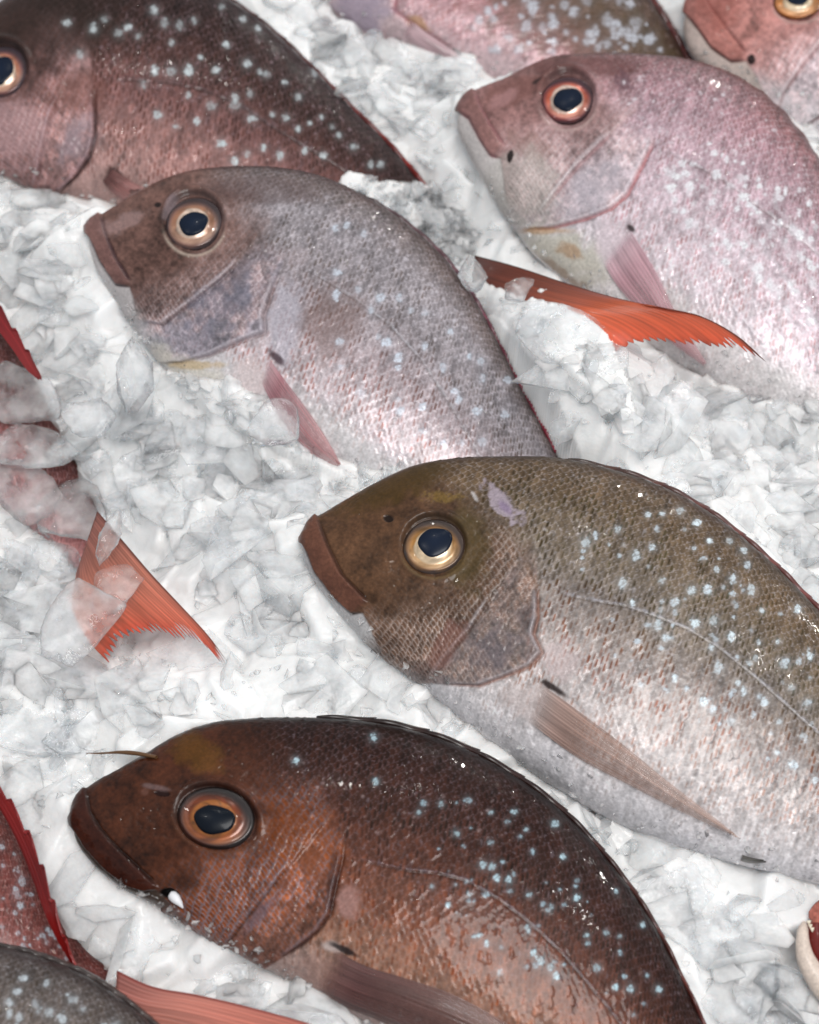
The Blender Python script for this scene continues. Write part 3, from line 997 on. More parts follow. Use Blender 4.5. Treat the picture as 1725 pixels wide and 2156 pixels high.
# ================================================================== B silver fish, centre left
B = Fish([((187, 472), (187, 486)), ((200, 462), (190, 520)), ((235, 442), (205, 570)), ((285, 414), (235, 618)), ((340, 385), (270, 668)),
          ((400, 366), (305, 720)), ((480, 357), (345, 775)), ((580, 358), (405, 832)), ((670, 374), (480, 885)), ((760, 412), (560, 932)),
          ((850, 470), (650, 978)), ((930, 540), (745, 1025)), ((990, 618), (840, 1075)), ((1045, 715), (940, 1125)), ((1100, 825), (1030, 1175)),
          ((1160, 935), (1110, 1210)), ((1215, 1050), (1180, 1235)), ((1260, 1150), (1240, 1260))], -0.002, seed=37, ns=560, nt=320, sat=0.0, dark=0.82,
         label='silver-lilac snapper with brown snout, its tail end under the olive fish')
fB = dict(pitch=17,
          body=[(-1, (220, 218, 222)), (-0.6, (200, 190, 194)), (-0.2, (168, 156, 160)), (0.2, (150, 143, 147)), (0.6, (152, 146, 150)), (0.85, (114, 102, 100)), (1, (84, 66, 62))],
          mark=[(-1, (200, 150, 136), 0.3), (-0.5, (176, 112, 98), 0.7), (-0.1, (120, 84, 74), 0.75), (0.3, (104, 92, 84), 0.7), (0.7, (116, 104, 102), 0.6), (1, (70, 56, 52), 0.4)],
          edge=(224, 216, 224), edge_k=0.3, front=[(470, 358), (520, 420), (520, 500), (470, 555), (390, 590), (320, 610), (255, 640)],
          preop=[(510, 545), (490, 571), (430, 622), (382, 658), (346, 685), (306, 676)],
          oper=[(590, 570), (573, 616), (556, 664), (558, 700), (508, 718), (442, 748), (382, 763), (320, 765)],
          lateral=[(628, 556), (682, 586), (748, 628), (820, 682), (886, 754), (940, 838), (976, 898), (1012, 964), (1060, 1060)],
          l1=[(212, 452), (226, 500), (246, 545), (278, 596)], l2=[(187, 492), (212, 550), (246, 600), (275, 604)], chin=[(300, 676), (340, 735)],
          cheek=(182, 164, 164), cheek2=(150, 124, 120), gill=(150, 148, 162), snout=(124, 94, 86), lip=(146, 110, 106), jaw=(214, 208, 208),
          crease=(70, 52, 60), ridge=(70, 54, 52), belly=(224, 222, 222), gillslit=(150, 130, 130), slit_k=0.5, belly_t=-0.62, silver=0.9, lat_col=(205, 205, 212))
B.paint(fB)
B.blob(560, 400, 120, 30, 0, (104, 84, 82), 0.5, 0.4)
B.blob(260, 470, 50, 16, -25, (188, 160, 158), 0.45, 0.7)
B.blob(470, 640, 70, 40, -35, (122, 122, 138), 0.5, 1.0, 1.4)
B.blob(600, 680, 34, 90, 8, (186, 182, 192), 0.7, 0.5)
B.blob(700, 680, 60, 70, 20, (134, 112, 108), 0.55, 0.5)
B.blob(420, 800, 110, 30, 30, (218, 212, 200), 0.7, 0.5)
B.blob(400, 768, 60, 8, 0, (206, 178, 130), 0.6, 0.6)
B.blob(530, 800, 40, 40, 0, (222, 206, 206), 0.7, 0.5)
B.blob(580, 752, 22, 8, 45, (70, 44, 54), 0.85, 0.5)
k = B.blob(628, 540, 22, 20, 0, (176, 164, 168), 0.5, 0.3)
B.disp += 3 * k
k = B.blob(333, 432, 8, 6, 0, (30, 20, 20), 0.9, 0.1, 0.3)
B.blob(362, 432, 10, 26, 30, (168, 156, 164), 0.5, 0.4)
zB = [(895, 412), (893, 490), (1045, 500), (1115, 500), (1155, 543), (1205, 553), (1015, 540), (1070, 657), (1040, 635), (905, 652), (1205, 670), (1110, 708), (1110, 742), (1267, 745), (908, 742), (1360, 705), (1405, 782), (1400, 722), (1308, 828), (1322, 855), (980, 832), (1110, 855), (1195, 880), (1115, 895), (1388, 897), (1485, 910), (1198, 967), (1268, 1010), (1333, 1008), (1405, 1003), (1293, 620), (970, 470), (1495, 788), (930, 245), (990, 275), (890, 255)]
B.add_spots([(172.5 + x * .6, 327.75 + y * .6) for x, y in zB], 10.5, 0.9, (214, 222, 234))
B.add_spots(scatter([(560, 420), (700, 400), (900, 560), (1050, 760), (1120, 920), (1000, 900), (760, 560)], 180, 6), 3.6, 0.6, (222, 216, 224))
eB = dict(c=(410, 470), rx=57, ry=60, ang=0, pr=26, pc=(410, 477), cols=[(234, 206, 186), (176, 122, 92), (140, 100, 88), (60, 44, 46)], ring=(60, 48, 48), lid=(205, 190, 176))
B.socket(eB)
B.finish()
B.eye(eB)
B.fin('pectoral_fin', [(562, 748), (600, 800), (650, 866), (690, 926), (720, 980)], [(548, 800), (580, 862), (622, 922), (664, 962), (716, 984)], 0, 11,
      [(0, (216, 186, 190)), (0.2, (188, 132, 140)), (0.6, (196, 134, 138)), (1, (206, 146, 148))], 0.75, rag=0.03, lift=(0.001, 0.004))
B.dorsal_fin(0.42, 0.86, 9, [(0, (92, 72, 74)), (0.5, (120, 70, 84)), (0.8, (170, 70, 90)), (1, (180, 60, 80))])

# ================================================================== C pink fish, upper right
Cc = Fish([((966, 224), (965, 240)), ((980, 205), (964, 270)), ((1015, 186), (985, 320)), ((1065, 168), (1015, 375)), ((1110, 146), (1045, 425)),
           ((1160, 127), (1080, 475)), ((1250, 119), (1120, 530)), ((1350, 121), (1190, 590)), ((1440, 131), (1270, 650)), ((1530, 158), (1360, 715)),
           ((1610, 208), (1450, 780)), ((1680, 280), (1550, 840)), ((1740, 370), (1650, 890)), ((1800, 480), (1750, 930)), ((1850, 600), (1840, 960)),
           ((1900, 730), (1900, 980)), ((1940, 860), (1950, 990))], -0.006, seed=41, ns=520, nt=320, sat=-0.22, dark=0.80,
          label='pale pink snapper with red-rimmed eye and silvery flank, upper right, facing left')
fC = dict(pitch=16,
          body=[(-1, (224, 218, 222)), (-0.6, (214, 200, 208)), (-0.2, (206, 184, 194)), (0.2, (192, 160, 172)), (0.6, (176, 132, 142)), (0.85, (150, 96, 98)), (1, (110, 64, 62))],
          mark=[(-1, (214, 160, 160), 0.4), (-0.5, (206, 138, 140), 0.65), (-0.1, (190, 122, 128), 0.6), (0.3, (150, 108, 104), 0.55), (0.7, (146, 96, 96), 0.5), (1, (90, 52, 48), 0.4)],
          edge=(236, 228, 236), edge_k=0.35, front=[(1240, 120), (1290, 180), (1290, 250), (1240, 280), (1160, 300), (1090, 330), (1050, 420)],
          preop=[(1290, 282), (1277, 295), (1222, 350), (1172, 410), (1140, 455)],
          oper=[(1380, 290), (1372, 310), (1347, 360), (1322, 410), (1287, 440), (1237, 460), (1162, 480), (1097, 484)],
          lateral=[(1392, 310), (1452, 340), (1512, 370), (1587, 425), (1662, 480), (1725, 535), (1850, 700)],
          l1=[(998, 190), (1010, 222), (1034, 265), (1066, 312)], l2=[(966, 236), (988, 250), (1010, 292), (1034, 328), (1056, 334)], chin=[(1070, 420), (1110, 478)],
          cheek=(208, 186, 188), cheek2=(196, 160, 160), gill=(210, 192, 200), snout=(160, 114, 110), lip=(170, 118, 112), jaw=(216, 210, 208),
          crease=(170, 110, 116), ridge=(92, 54, 50), belly=(226, 222, 220), gillslit=(196, 96, 98), slit_k=0.75, belly_t=-0.66, silver=0.8, lat_col=(230, 226, 232), crease_k=0.6)
Cc.paint(fC)
Cc.blob(1085, 190, 70, 30, -20, (140, 84, 74), 0.6, 0.5)
Cc.blob(1240, 140, 130, 20, 0, (122, 68, 64), 0.6, 0.4)
Cc.blob(1120, 310, 60, 26, 20, (150, 110, 96), 0.45, 0.7)
Cc.blob(1110, 390, 70, 70, 30, (206, 200, 192), 0.5, 0.5)
Cc.blob(1250, 400, 80, 40, -35, (206, 198, 210), 0.5, 0.5)
k = Cc.blob(1312, 172, 22, 16, 60, (110, 70, 84), 0.6, 0.8, sc=8)
Cc.blob(1060, 208, 30, 14, -30, (204, 150, 150), 0.5, 0.6)
Cc.blob(1190, 540, 90, 50, 30, (206, 200, 184), 0.8, 0.5)
Cc.blob(1150, 486, 60, 8, 0, (204, 150, 80), 0.6, 0.6)
Cc.blob(1200, 530, 26, 14, 20, (190, 140, 80), 0.6, 0.8)
Cc.blob(1180, 580, 70, 14, 35, (150, 110, 76), 0.6, 0.7)
Cc.blob(1290, 510, 30, 44, 0, (222, 204, 212), 0.8, 0.4)
k = Cc.blob(1076, 330, 6, 13, 10, (30, 16, 16), 0.95, 0.2, 0.3)
Cc.blob(1328, 480, 10, 6, 40, (40, 14, 18), 0.9, 0.3)
Cc.blob(1131, 172, 10, 5, -20, (40, 24, 22), 0.8, 0.2)
for k in range(6):
    Cc.line([(1400 + 42 * k, 500 - 20 * k + 10 * (k % 2)), (1500 + 42 * k, 590 - 14 * k), (1620 + 40 * k, 740 - 10 * k)], 6, (232, 226, 234), 0.35, 1.2, nz=0.9)
Cc.add_spots(scatter([(1400, 330), (1500, 280), (1725, 420), (1725, 720), (1600, 600), (1480, 520), (1400, 420)], 120, 8), 8.5, 1.0, (240, 240, 246))
Cc.add_spots(scatter([(1300, 160), (1450, 150), (1640, 260), (1760, 460), (1700, 700), (1560, 640), (1380, 380)], 260, 9), 3.4, 0.7, (236, 228, 236))
eC = dict(c=(1196, 210), rx=54, ry=57, ang=0, pr=27, pc=(1196, 216), cols=[(230, 200, 184), (206, 96, 66), (158, 70, 66), (62, 34, 42)], ring=(80, 48, 46), lid=(200, 170, 164))
Cc.socket(eC)
Cc.finish()
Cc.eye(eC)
Cc.fin('pectoral_fin', [(1322, 476), (1350, 520), (1386, 580), (1414, 640), (1452, 706), (1492, 770)], [(1266, 546), (1300, 602), (1336, 644), (1382, 694), (1432, 736), (1488, 774)], 0, 11,
       [(0, (224, 196, 204)), (0.2, (214, 172, 182)), (0.6, (206, 156, 164)), (1, (226, 190, 194))], 0.68, rag=0.03, lift=(0.001, 0.003))
Cc.dorsal_fin(0.44, 0.95, 6, [(0, (110, 70, 72)), (0.5, (150, 84, 84)), (1, (170, 80, 80))])

# ================================================================== A dark spotted fish, top left
A = Fish([((-190, 212), (-190, 228)), ((-165, 165), (-175, 270)), ((-100, 95), (-110, 315)), ((0, 12), (-20, 352)), ((90, -38), (60, 390)),
          ((190, -60), (130, 412)), ((300, -55), (210, 428)), ((400, -28), (300, 452)), ((490, 10), (400, 490)), ((580, 75), (500, 530)),
          ((660, 150), (600, 565)), ((740, 230), (700, 590)), ((820, 308), (790, 600)), ((890, 388), (870, 600)), ((950, 462), (935, 600)), ((1000, 535), (990, 620))],
         -0.010, seed=53, ns=600, nt=300, dark=0.62, sat=-0.08, label='maroon-brown snapper with rows of white spots, top left, head cut by the frame edge')
fA = dict(pitch=17,
          body=[(-1, (204, 168, 162)), (-0.6, (190, 146, 140)), (-0.2, (150, 106, 102)), (0.1, (108, 72, 66)), (0.4, (80, 52, 46)), (0.8, (64, 42, 38)), (1, (48, 32, 30))],
          mark=[(-1, (170, 104, 90), 0.6), (-0.5, (146, 82, 66), 0.75), (-0.1, (92, 56, 44), 0.75), (0.3, (58, 42, 30), 0.75), (0.7, (50, 34, 28), 0.65), (1, (40, 24, 22), 0.4)],
          edge=(200, 170, 180), edge_k=0.2, vary=0.45, front=[(40, -10), (80, 60), (100, 150), (60, 200), (-20, 230), (-80, 260)],
          preop=[(130, 200), (105, 260), (90, 325), (80, 395)],
          oper=[(196, 180), (200, 220), (201, 285), (190, 330), (160, 372), (122, 410)],
          lateral=[(200, 165), (275, 165), (350, 170), (425, 185), (500, 215), (600, 280), (700, 340), (820, 420), (900, 480)],
          cheek=(206, 168, 170), cheek2=(188, 138, 132), gill=(186, 146, 144), snout=(120, 84, 78), crease=(112, 70, 74), ridge=(44, 28, 28), belly=(206, 172, 166),
          gillslit=(58, 30, 28), slit_k=0.85, belly_t=-0.8, silver=0.6, lat_col=(128, 104, 108), lat_k=0.4)
A.paint(fA)
A.blob(100, 40, 150, 90, 0, (58, 42, 34), 0.75, 0.4)
A.blob(160, 200, 60, 40, 0, (138, 88, 76), 0.6, 0.5)
A.blob(158, 298, 34, 48, 15, (190, 172, 182), 0.6, 0.9, 1.2)
A.blob(30, 280, 80, 60, 20, (214, 176, 178), 0.6, 0.5)
A.blob(248, 372, 30, 12, 40, (48, 20, 20), 0.85, 0.4)
zA = [(142, 49), (220, 41), (325, 22), (347, 49), (378, 54), (409, 43), (270, 58), (251, 70), (291, 76), (362, 90), (477, 95), (197, 61), (170, 118), (326, 148, 1.3), (361, 150, 1.2), (397, 148, 1.3), (422, 121), (455, 148), (520, 134), (547, 151), (560, 157), (600, 174), (629, 204), (527, 198), (495, 205), (495, 222), (396, 201), (446, 223), (332, 243), (302, 178), (415, 255), (371, 267), (530, 250), (575, 241), (602, 248), (652, 260), (677, 246), (699, 267), (714, 286), (628, 272), (467, 302), (555, 311), (590, 328), (521, 324), (494, 341), (642, 318), (681, 327), (745, 310), (781, 348), (801, 347), (810, 387), (740, 371), (511, 40), (467, 15), (543, 60), (662, 151)]
A.add_spots(zA, 9.5, 1.0, (226, 236, 240))
A.add_spots(scatter([(150, 40), (450, 0), (650, 170), (800, 340), (600, 300), (250, 180)], 90, 12), 3.0, 0.5, (200, 170, 180))
eA = dict(c=(6, 150), rx=50, ry=56, pr=24, pry=30, pc=(4, 152), cols=[(240, 214, 190), (190, 120, 90), (140, 84, 80), (54, 34, 44)], ring=(48, 32, 34), lid=(150, 110, 104))
A.socket(eA)
A.finish()
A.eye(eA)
A.fin('pectoral_fin', [(232, 352), (262, 372), (312, 402)], [(214, 378), (234, 402), (262, 424)], 0, 7, [(0, (96, 56, 54)), (0.5, (170, 116, 112)), (1, (190, 140, 136))], 0.4, rag=0.2)
A.dorsal_fin(0.36, 0.90, 11, [(0, (46, 26, 28)), (0.5, (84, 36, 36)), (0.85, (130, 34, 30)), (1, (150, 30, 24))])
A_tail = A.fin('caudal_fin', [(1000, 538), (1090, 562), (1180, 592), (1290, 625), (1400, 650), (1480, 668), (1550, 705), (1622, 770)],
      [(992, 622), (1080, 690), (1180, 760), (1270, 830), (1332, 876)], 0, 26,
      [(0, (88, 50, 44)), (0.3, (150, 70, 44)), (0.65, (214, 104, 66)), (1, (214, 84, 46))], 0.1,
      zmode=lambda u, v: 0.004 + 0.034 * sst(u, 0.05, 0.62) - 0.010 * v, rag=0.06,
      end=[(1622, 770), (1540, 738), (1440, 728), (1340, 726), (1300, 742), (1305, 790), (1332, 876)], dark_edge=(52, 24, 18),
      label='red-orange tail fin lying over the pink fish')

# ================================================================== E fish behind, top middle
E = Fish([((560, -300), (560, -290)), ((600, -350), (565, -240)), ((700, -390), (590, -160)), ((820, -390), (640, -60)), ((950, -350), (700, 20)),
          ((1080, -285), (780, 75)), ((1190, -200), (880, 115)), ((1290, -105), (990, 150)), ((1370, 0), (1110, 190)), ((1430, 95), (1230, 240)),
          ((1480, 190), (1340, 290)), ((1520, 280), (1430, 340))], -0.022, seed=61, ns=420, nt=240, dark=0.66,
         label='olive and pink speckled snapper at the top edge, behind the pale pink fish')
fE = dict(pitch=15,
          body=[(-1, (222, 204, 208)), (-0.5, (196, 160, 164)), (-0.1, (158, 130, 126)), (0.3, (130, 110, 100)), (0.8, (96, 78, 68)), (1, (66, 48, 44))],
          mark=[(-1, (204, 150, 150), 0.5), (-0.4, (176, 110, 100), 0.7), (0, (120, 88, 72), 0.7), (0.5, (84, 74, 52), 0.7), (1, (50, 36, 30), 0.4)],
          edge=(220, 205, 210), ridge=(58, 34, 34), belly=(226, 208, 210), crease=(150, 90, 100), belly_t=-0.75)
E.paint(fE)
E.blob(760, 30, 50, 60, 0, (190, 180, 196), 0.7, 0.6)
E.blob(880, 50, 24, 14, 30, (206, 170, 140), 0.8, 0.5)
E.line([(840, -40), (830, 20), (880, 60), (960, 110)], 6, (170, 100, 110), 0.5, -3)
E.blob(1200, 40, 240, 90, 20, (96, 84, 66), 0.5, 0.6)
E.add_spots(scatter([(960, 20), (1180, -60), (1340, 0), (1400, 110), (1200, 130), (1040, 110)], 80, 14), 11, 1.0, (220, 222, 230))
e_ = dict(eB, c=(655, -262), pc=(655, -262), rx=44, ry=44, pr=20)
E.socket(e_)
E.finish()
E.eye(e_)
E.dorsal_fin(0.4, 0.95, 12, [(0, (80, 40, 40)), (1, (110, 40, 36))])
E.fin('pectoral_fin', [(860, 40), (900, 70), (960, 110), (1010, 150)], [(845, 70), (880, 100), (930, 130), (1000, 160)], 0, 8, [(0, (222, 190, 196)), (1, (222, 196, 200))], 0.3, rag=0.03)

# ================================================================== D head, top right corner
D_ = Fish([((1446, 20), (1445, 32)), ((1455, -15), (1440, 62)), ((1490, -55), (1452, 105)), ((1540, -95), (1490, 145)), ((1600, -130), (1550, 182)),
           ((1680, -160), (1620, 228)), ((1780, -180), (1700, 268)), ((1880, -180), (1790, 312)), ((1980, -150), (1880, 352)), ((2080, -100), (1990, 392)),
           ((2180, -20), (2100, 420)), ((2260, 80), (2200, 430)), ((2320, 180), (2290, 430)), ((2370, 280), (2370, 420))], -0.014, seed=71, ns=420, nt=260, sat=-0.1, dark=0.86,
          label='pink snapper head with orange eye poking in at the top right corner')
fD = dict(pitch=16, body=fC['body'], mark=fC['mark'], edge=(236, 226, 232), front=[(1700, -160), (1770, -60), (1770, 40), (1700, 80), (1620, 110), (1580, 190)],
          preop=[(1760, 60), (1700, 130), (1650, 200), (1640, 235)], oper=[(1860, 60), (1840, 140), (1790, 200), (1720, 250), (1690, 270)],
          l1=[(1470, -30), (1500, 20), (1535, 66), (1575, 116)], l2=[(1444, 28), (1462, 50), (1500, 102), (1540, 130), (1572, 128)], chin=[(1620, 200), (1690, 250)],
          cheek=(216, 190, 192), cheek2=(206, 166, 166), gill=(214, 200, 206), snout=(196, 136, 128), lip=(184, 120, 110), jaw=(206, 192, 184), crease=(120, 70, 70),
          ridge=(120, 70, 66), belly=(226, 220, 224), belly_t=-0.62)
D_.paint(fD)
D_.blob(1520, 10, 40, 50, 0, (170, 96, 84), 0.5, 0.6)
k = D_.blob(1583, 126, 9, 11, 0, (34, 18, 22), 0.95, 0.2, 0.3)
eD = dict(c=(1682, 4), rx=50, ry=40, pr=23, pry=22, pc=(1682, -4), cols=[(240, 214, 180), (220, 140, 66), (214, 130, 60), (90, 50, 40)], ring=(100, 64, 50), lid=(206, 180, 172))
D_.socket(eD)
D_.finish()
D_.eye(eD)

# ================================================================== H fish half under ice, left edge
Hh = Fish([((-560, 330), (-565, 345)), ((-530, 300), (-560, 400)), ((-440, 270), (-520, 500)), ((-320, 280), (-440, 600)), ((-200, 360), (-330, 720)),
           ((-100, 480), (-220, 830)), ((-30, 600), (-120, 930)), ((40, 730), (-30, 1020)), ((100, 850), (40, 1090)), ((150, 950), (95, 1140)),
           ((190, 1040), (140, 1180)), ((215, 1090), (165, 1210))], -0.010, seed=83, ns=360, nt=200, dark=0.65,
          label='reddish snapper entering at the left edge, tail half covered by clear ice')
fH = dict(pitch=15, body=[(-1, (200, 160, 160)), (-0.3, (160, 112, 110)), (0.3, (116, 80, 78)), (1, (84, 50, 44))],
          mark=[(-1, (170, 110, 104), 0.6), (0.2, (96, 60, 50), 0.7), (1, (70, 44, 34), 0.5)], edge=(206, 180, 186), ridge=(84, 44, 34), belly=(210, 180, 180), crease=(90, 50, 50))
Hh.paint(fH)
e_ = dict(eB, c=(-470, 415), pc=(-470, 415), rx=48, ry=48, pr=22)
Hh.socket(e_)
Hh.finish()
Hh.eye(e_)
Hh.fin('dorsal_fin', [(-120, 480), (-60, 550), (0, 636), (36, 690), (70, 752), (88, 800)], [(-130, 520), (-60, 610), (0, 700), (30, 740), (58, 780), (86, 804)], 0, 8,
       [(0, (110, 34, 34)), (0.6, (140, 30, 34)), (1, (170, 50, 50))], 0.0, zmode=lambda u, v: 0.004 + 0.004 * (1 - v), rag=0.02, edge=0.35)
Hh.fin('caudal_fin', [(205, 1076), (262, 1142), (322, 1212), (382, 1276), (442, 1342), (495, 1417)], [(160, 1208), (152, 1270), (180, 1340), (238, 1404)], 0, 25,
       [(0, (150, 96, 86)), (0.4, (200, 124, 102)), (0.75, (214, 112, 86)), (1, (206, 70, 46))], 0.12,
       zmode=lambda u, v: 0.009 + 0.010 * u - 0.003 * v, rag=0.13, end=[(495, 1417), (430, 1372), (370, 1348), (310, 1338), (282, 1345), (250, 1370), (238, 1404)], dark_edge=(84, 36, 30),
       label='coral tail fin with ragged end')

# ================================================================== I red-finned fish and J grey back, bottom left
I_ = Fish([((-620, 1500), (-620, 1520)), ((-590, 1440), (-610, 1600)), ((-480, 1380), (-560, 1740)), ((-350, 1380), (-470, 1880)), ((-220, 1440), (-360, 1990)),
           ((-100, 1540), (-230, 2080)), ((0, 1665), (-110, 2140)), ((70, 1800), (0, 2190)), ((125, 1920), (100, 2210)), ((190, 2008), (180, 2200)),
           ((260, 2052), (245, 2190)), ((310, 2078), (290, 2190))], 0.004, seed=91, ns=420, nt=240, dark=0.65,
          label='red-brown snapper with bright red back fin and salmon tail, lower left edge')
fI = dict(pitch=15, body=[(-1, (190, 140, 136)), (-0.2, (150, 100, 96)), (0.4, (124, 78, 74)), (1, (96, 54, 50))],
          mark=[(-1, (160, 90, 80), 0.6), (0.2, (92, 58, 48), 0.7), (1, (74, 40, 36), 0.5)], edge=(206, 180, 180), ridge=(96, 50, 46), belly=(200, 160, 156), crease=(90, 50, 50), silver=0.8)
I_.paint(fI)
I_.add_spots(scatter([(0, 1720), (60, 1860), (150, 2020), (60, 2010), (0, 1980)], 34, 15), 7, 0.8, (206, 214, 222))
e_ = dict(eB, c=(-505, 1535), pc=(-505, 1535), rx=56, ry=56, pr=26)
I_.socket(e_)
I_.finish()
I_.eye(e_)
I_.fin('dorsal_fin', [(-60, 1570), (0, 1642), (42, 1706), (82, 1785), (108, 1862), (128, 1932), (152, 2010), (173, 2066)],
       [(-70, 1610), (0, 1704), (40, 1780), (72, 1860), (98, 1932), (126, 1990), (150, 2030), (171, 2068)], 0, 6,
       [(0, (110, 36, 38)), (0.25, (150, 40, 40)), (0.55, (120, 24, 26)), (1, (176, 26, 22))], 0.0, zmode=lambda u, v: 0.022 + 0.012 * np.sin(3.14 * u) * (1 - 0.3 * v) - 0.004 * v, rag=0.02, edge=0.4)
I_.fin('caudal_fin', [(246, 2044), (310, 2074), (420, 2096), (560, 2130), (680, 2166), (820, 2240)], [(240, 2195), (330, 2260), (400, 2330), (480, 2400)], 0, 16,
       [(0, (186, 120, 112)), (0.3, (206, 132, 116)), (1, (206, 110, 90))], 0.1, zmode=lambda u, v: 0.016 + 0.008 * u - 0.008 * v, rag=0.08,
       end=[(820, 2240), (680, 2230), (560, 2250), (500, 2300), (480, 2400)], dark_edge=(140, 52, 44), label='salmon tail fin')
J = Fish([((-520, 2230), (-520, 2245)), ((-500, 2170), (-515, 2300)), ((-420, 2080), (-480, 2400)), ((-280, 2000), (-400, 2490)), ((-120, 1973), (-270, 2560)),
          ((0, 1990), (-150, 2610)), ((100, 2017), (-30, 2650)), ((200, 2060), (90, 2680)), ((300, 2132), (210, 2700)), ((400, 2230), (330, 2710)),
          ((480, 2340), (430, 2715)), ((540, 2450), (520, 2710)), ((590, 2560), (585, 2690))], 0.022, seed=97, ns=420, nt=240,
         label='grey-olive snapper back with pale spots in the bottom left corner')
fJ = dict(pitch=19, body=[(-1, (206, 200, 200)), (0, (140, 130, 126)), (0.6, (106, 98, 94)), (1, (78, 70, 68))],
          mark=[(-1, (170, 130, 120), 0.5), (0.2, (88, 80, 66), 0.7), (1, (62, 54, 48), 0.5)], edge=(206, 204, 210), ridge=(72, 66, 66), belly=(220, 216, 216), crease=(60, 50, 50))
J.paint(fJ)
J.add_spots(scatter([(0, 2030), (120, 2060), (250, 2140), (250, 2180), (0, 2180)], 22, 16), 9, 0.8, (214, 222, 228))
e_ = dict(eB, c=(-400, 2170), pc=(-400, 2170), rx=66, ry=66, pr=30)
J.socket(e_)
J.finish()
J.eye(e_)
J.dorsal_fin(0.4, 0.9, 6, [(0, (76, 68, 66)), (1, (96, 80, 76))])

# ================================================================== K open mouth, right edge
K_ = Fish([((1703, 1920), (1703, 1932)), ((1712, 1906), (1712, 1950)), ((1740, 1886), (1740, 1990)), ((1790, 1862), (1790, 2060)), ((1850, 1840), (1840, 2130)),
           ((1930, 1825), (1900, 2190)), ((2030, 1830), (1980, 2240)), ((2140, 1870), (2090, 2290)), ((2240, 1950), (2200, 2320)), ((2320, 2050), (2290, 2340)), ((2380, 2160), (2370, 2340))],
          0.004, seed=103, ns=300, nt=180, label='snapper at the right edge with its pale lower jaw hanging open')
fK = dict(pitch=16, body=fC['body'], mark=fC['mark'], edge=(230, 220, 226), front=[(1900, 1830), (1930, 1950), (1880, 2050), (1850, 2130)], cheek=(190, 150, 146), cheek2=(170, 120, 112),
          gill=(200, 180, 180), snout=(186, 128, 118), crease=(110, 60, 60), ridge=(100, 60, 56), belly=(220, 210, 204))
K_.paint(fK)
e_ = dict(eB, c=(1800, 1918), pc=(1800, 1918), rx=46, ry=46, pr=21)
K_.socket(e_)
K_.finish()
K_.eye(e_)


def tube(name, pts3, rad, mat, parent, col, seg=20, flat=1.0):
    pts3 = np.asarray(pts3, float)
    n = len(pts3)
    tan = np.gradient(pts3, axis=0)
    tan /= np.linalg.norm(tan, axis=1)[:, None]
    up = np.array([0.2, 0.1, 1.0])
    a = np.cross(tan, up)
    a /= np.linalg.norm(a, axis=1)[:, None]
    b = np.cross(a, tan)
    th = np.linspace(0, 2 * math.pi, seg, endpoint=False)
    rad = np.asarray(rad)
    V = pts3[:, None] + rad[:, None, None] * (np.cos(th)[None, :, None] * a[:, None] + flat * np.sin(th)[None, :, None] * b[:, None])
    V = V.reshape(-1, 3)
    cc = np.broadcast_to(lin(col), V.shape).copy()
    return mesh_obj(name, V, grid_faces(n, seg, True), mat, parent, cc, extra={'silver': np.zeros(len(V)), 'clear': np.zeros(len(V))})


jawc = curve([(1694, 1940), (1690, 1975), (1696, 2015), (1718, 2055), (1760, 2100), (1820, 2140)], 40)
tube('lower_jaw', at_z(jawc, np.linspace(0.016, 0.006, 40)), np.interp(np.linspace(0, 1, 40), [0, 0.04, 0.3, 1], [0.0005, 0.0018, 0.0034, 0.007]), SKIN, K_.root, (206, 190, 178))
mth = curve([(1712, 1950), (1716, 1985), (1735, 2030)], 20)
tube('mouth_lining', at_z(mth, np.full(20, 0.010)), np.full(20, 0.0042), SKIN, K_.root, (96, 26, 22))
for i, q in enumerate([(1703, 1938), (1706, 1946), (1710, 1953)]):
    pts = at_z(np.array([q, (q[0] + 1, q[1] + 9)]), np.array([0.0195, 0.019]))
    pts = np.linspace(pts[0], pts[1], 5)
    tube('tooth', pts, np.array([0.0009, 0.0008, 0.0006, 0.0004, 0.0001]), SKIN, K_.root, (236, 226, 206), 8)

# white sliver at the dark fish's mouth corner
tpt = G.surf_on_ray(np.array([(358, 1882), (364, 1886), (371, 1893), (379, 1902), (386, 1912)]), np.full(5, 0.0016))
tube('mouth_bone', tpt, np.array([0.0012, 0.0020, 0.0019, 0.0012, 0.0002]), PUPIL, G.root, (225, 225, 228), 10)

# thin fin ray lying on the ice
ray_pts = at_z(curve([(182, 1586), (215, 1586), (250, 1584), (285, 1586), (330, 1594)], 30), np.linspace(0.012, 0.026, 30))
fr = tube('fin_ray', ray_pts, np.interp(np.linspace(0, 1, 30), [0, 0.3, 0.6, 1], [0.0002, 0.0004, 0.0009, 0.0007]), FIN, None, (110, 78, 50), 10)
tag(fr, 'thin brown fin ray lying on the ice by the dark fish\'s forehead', 'fin ray')

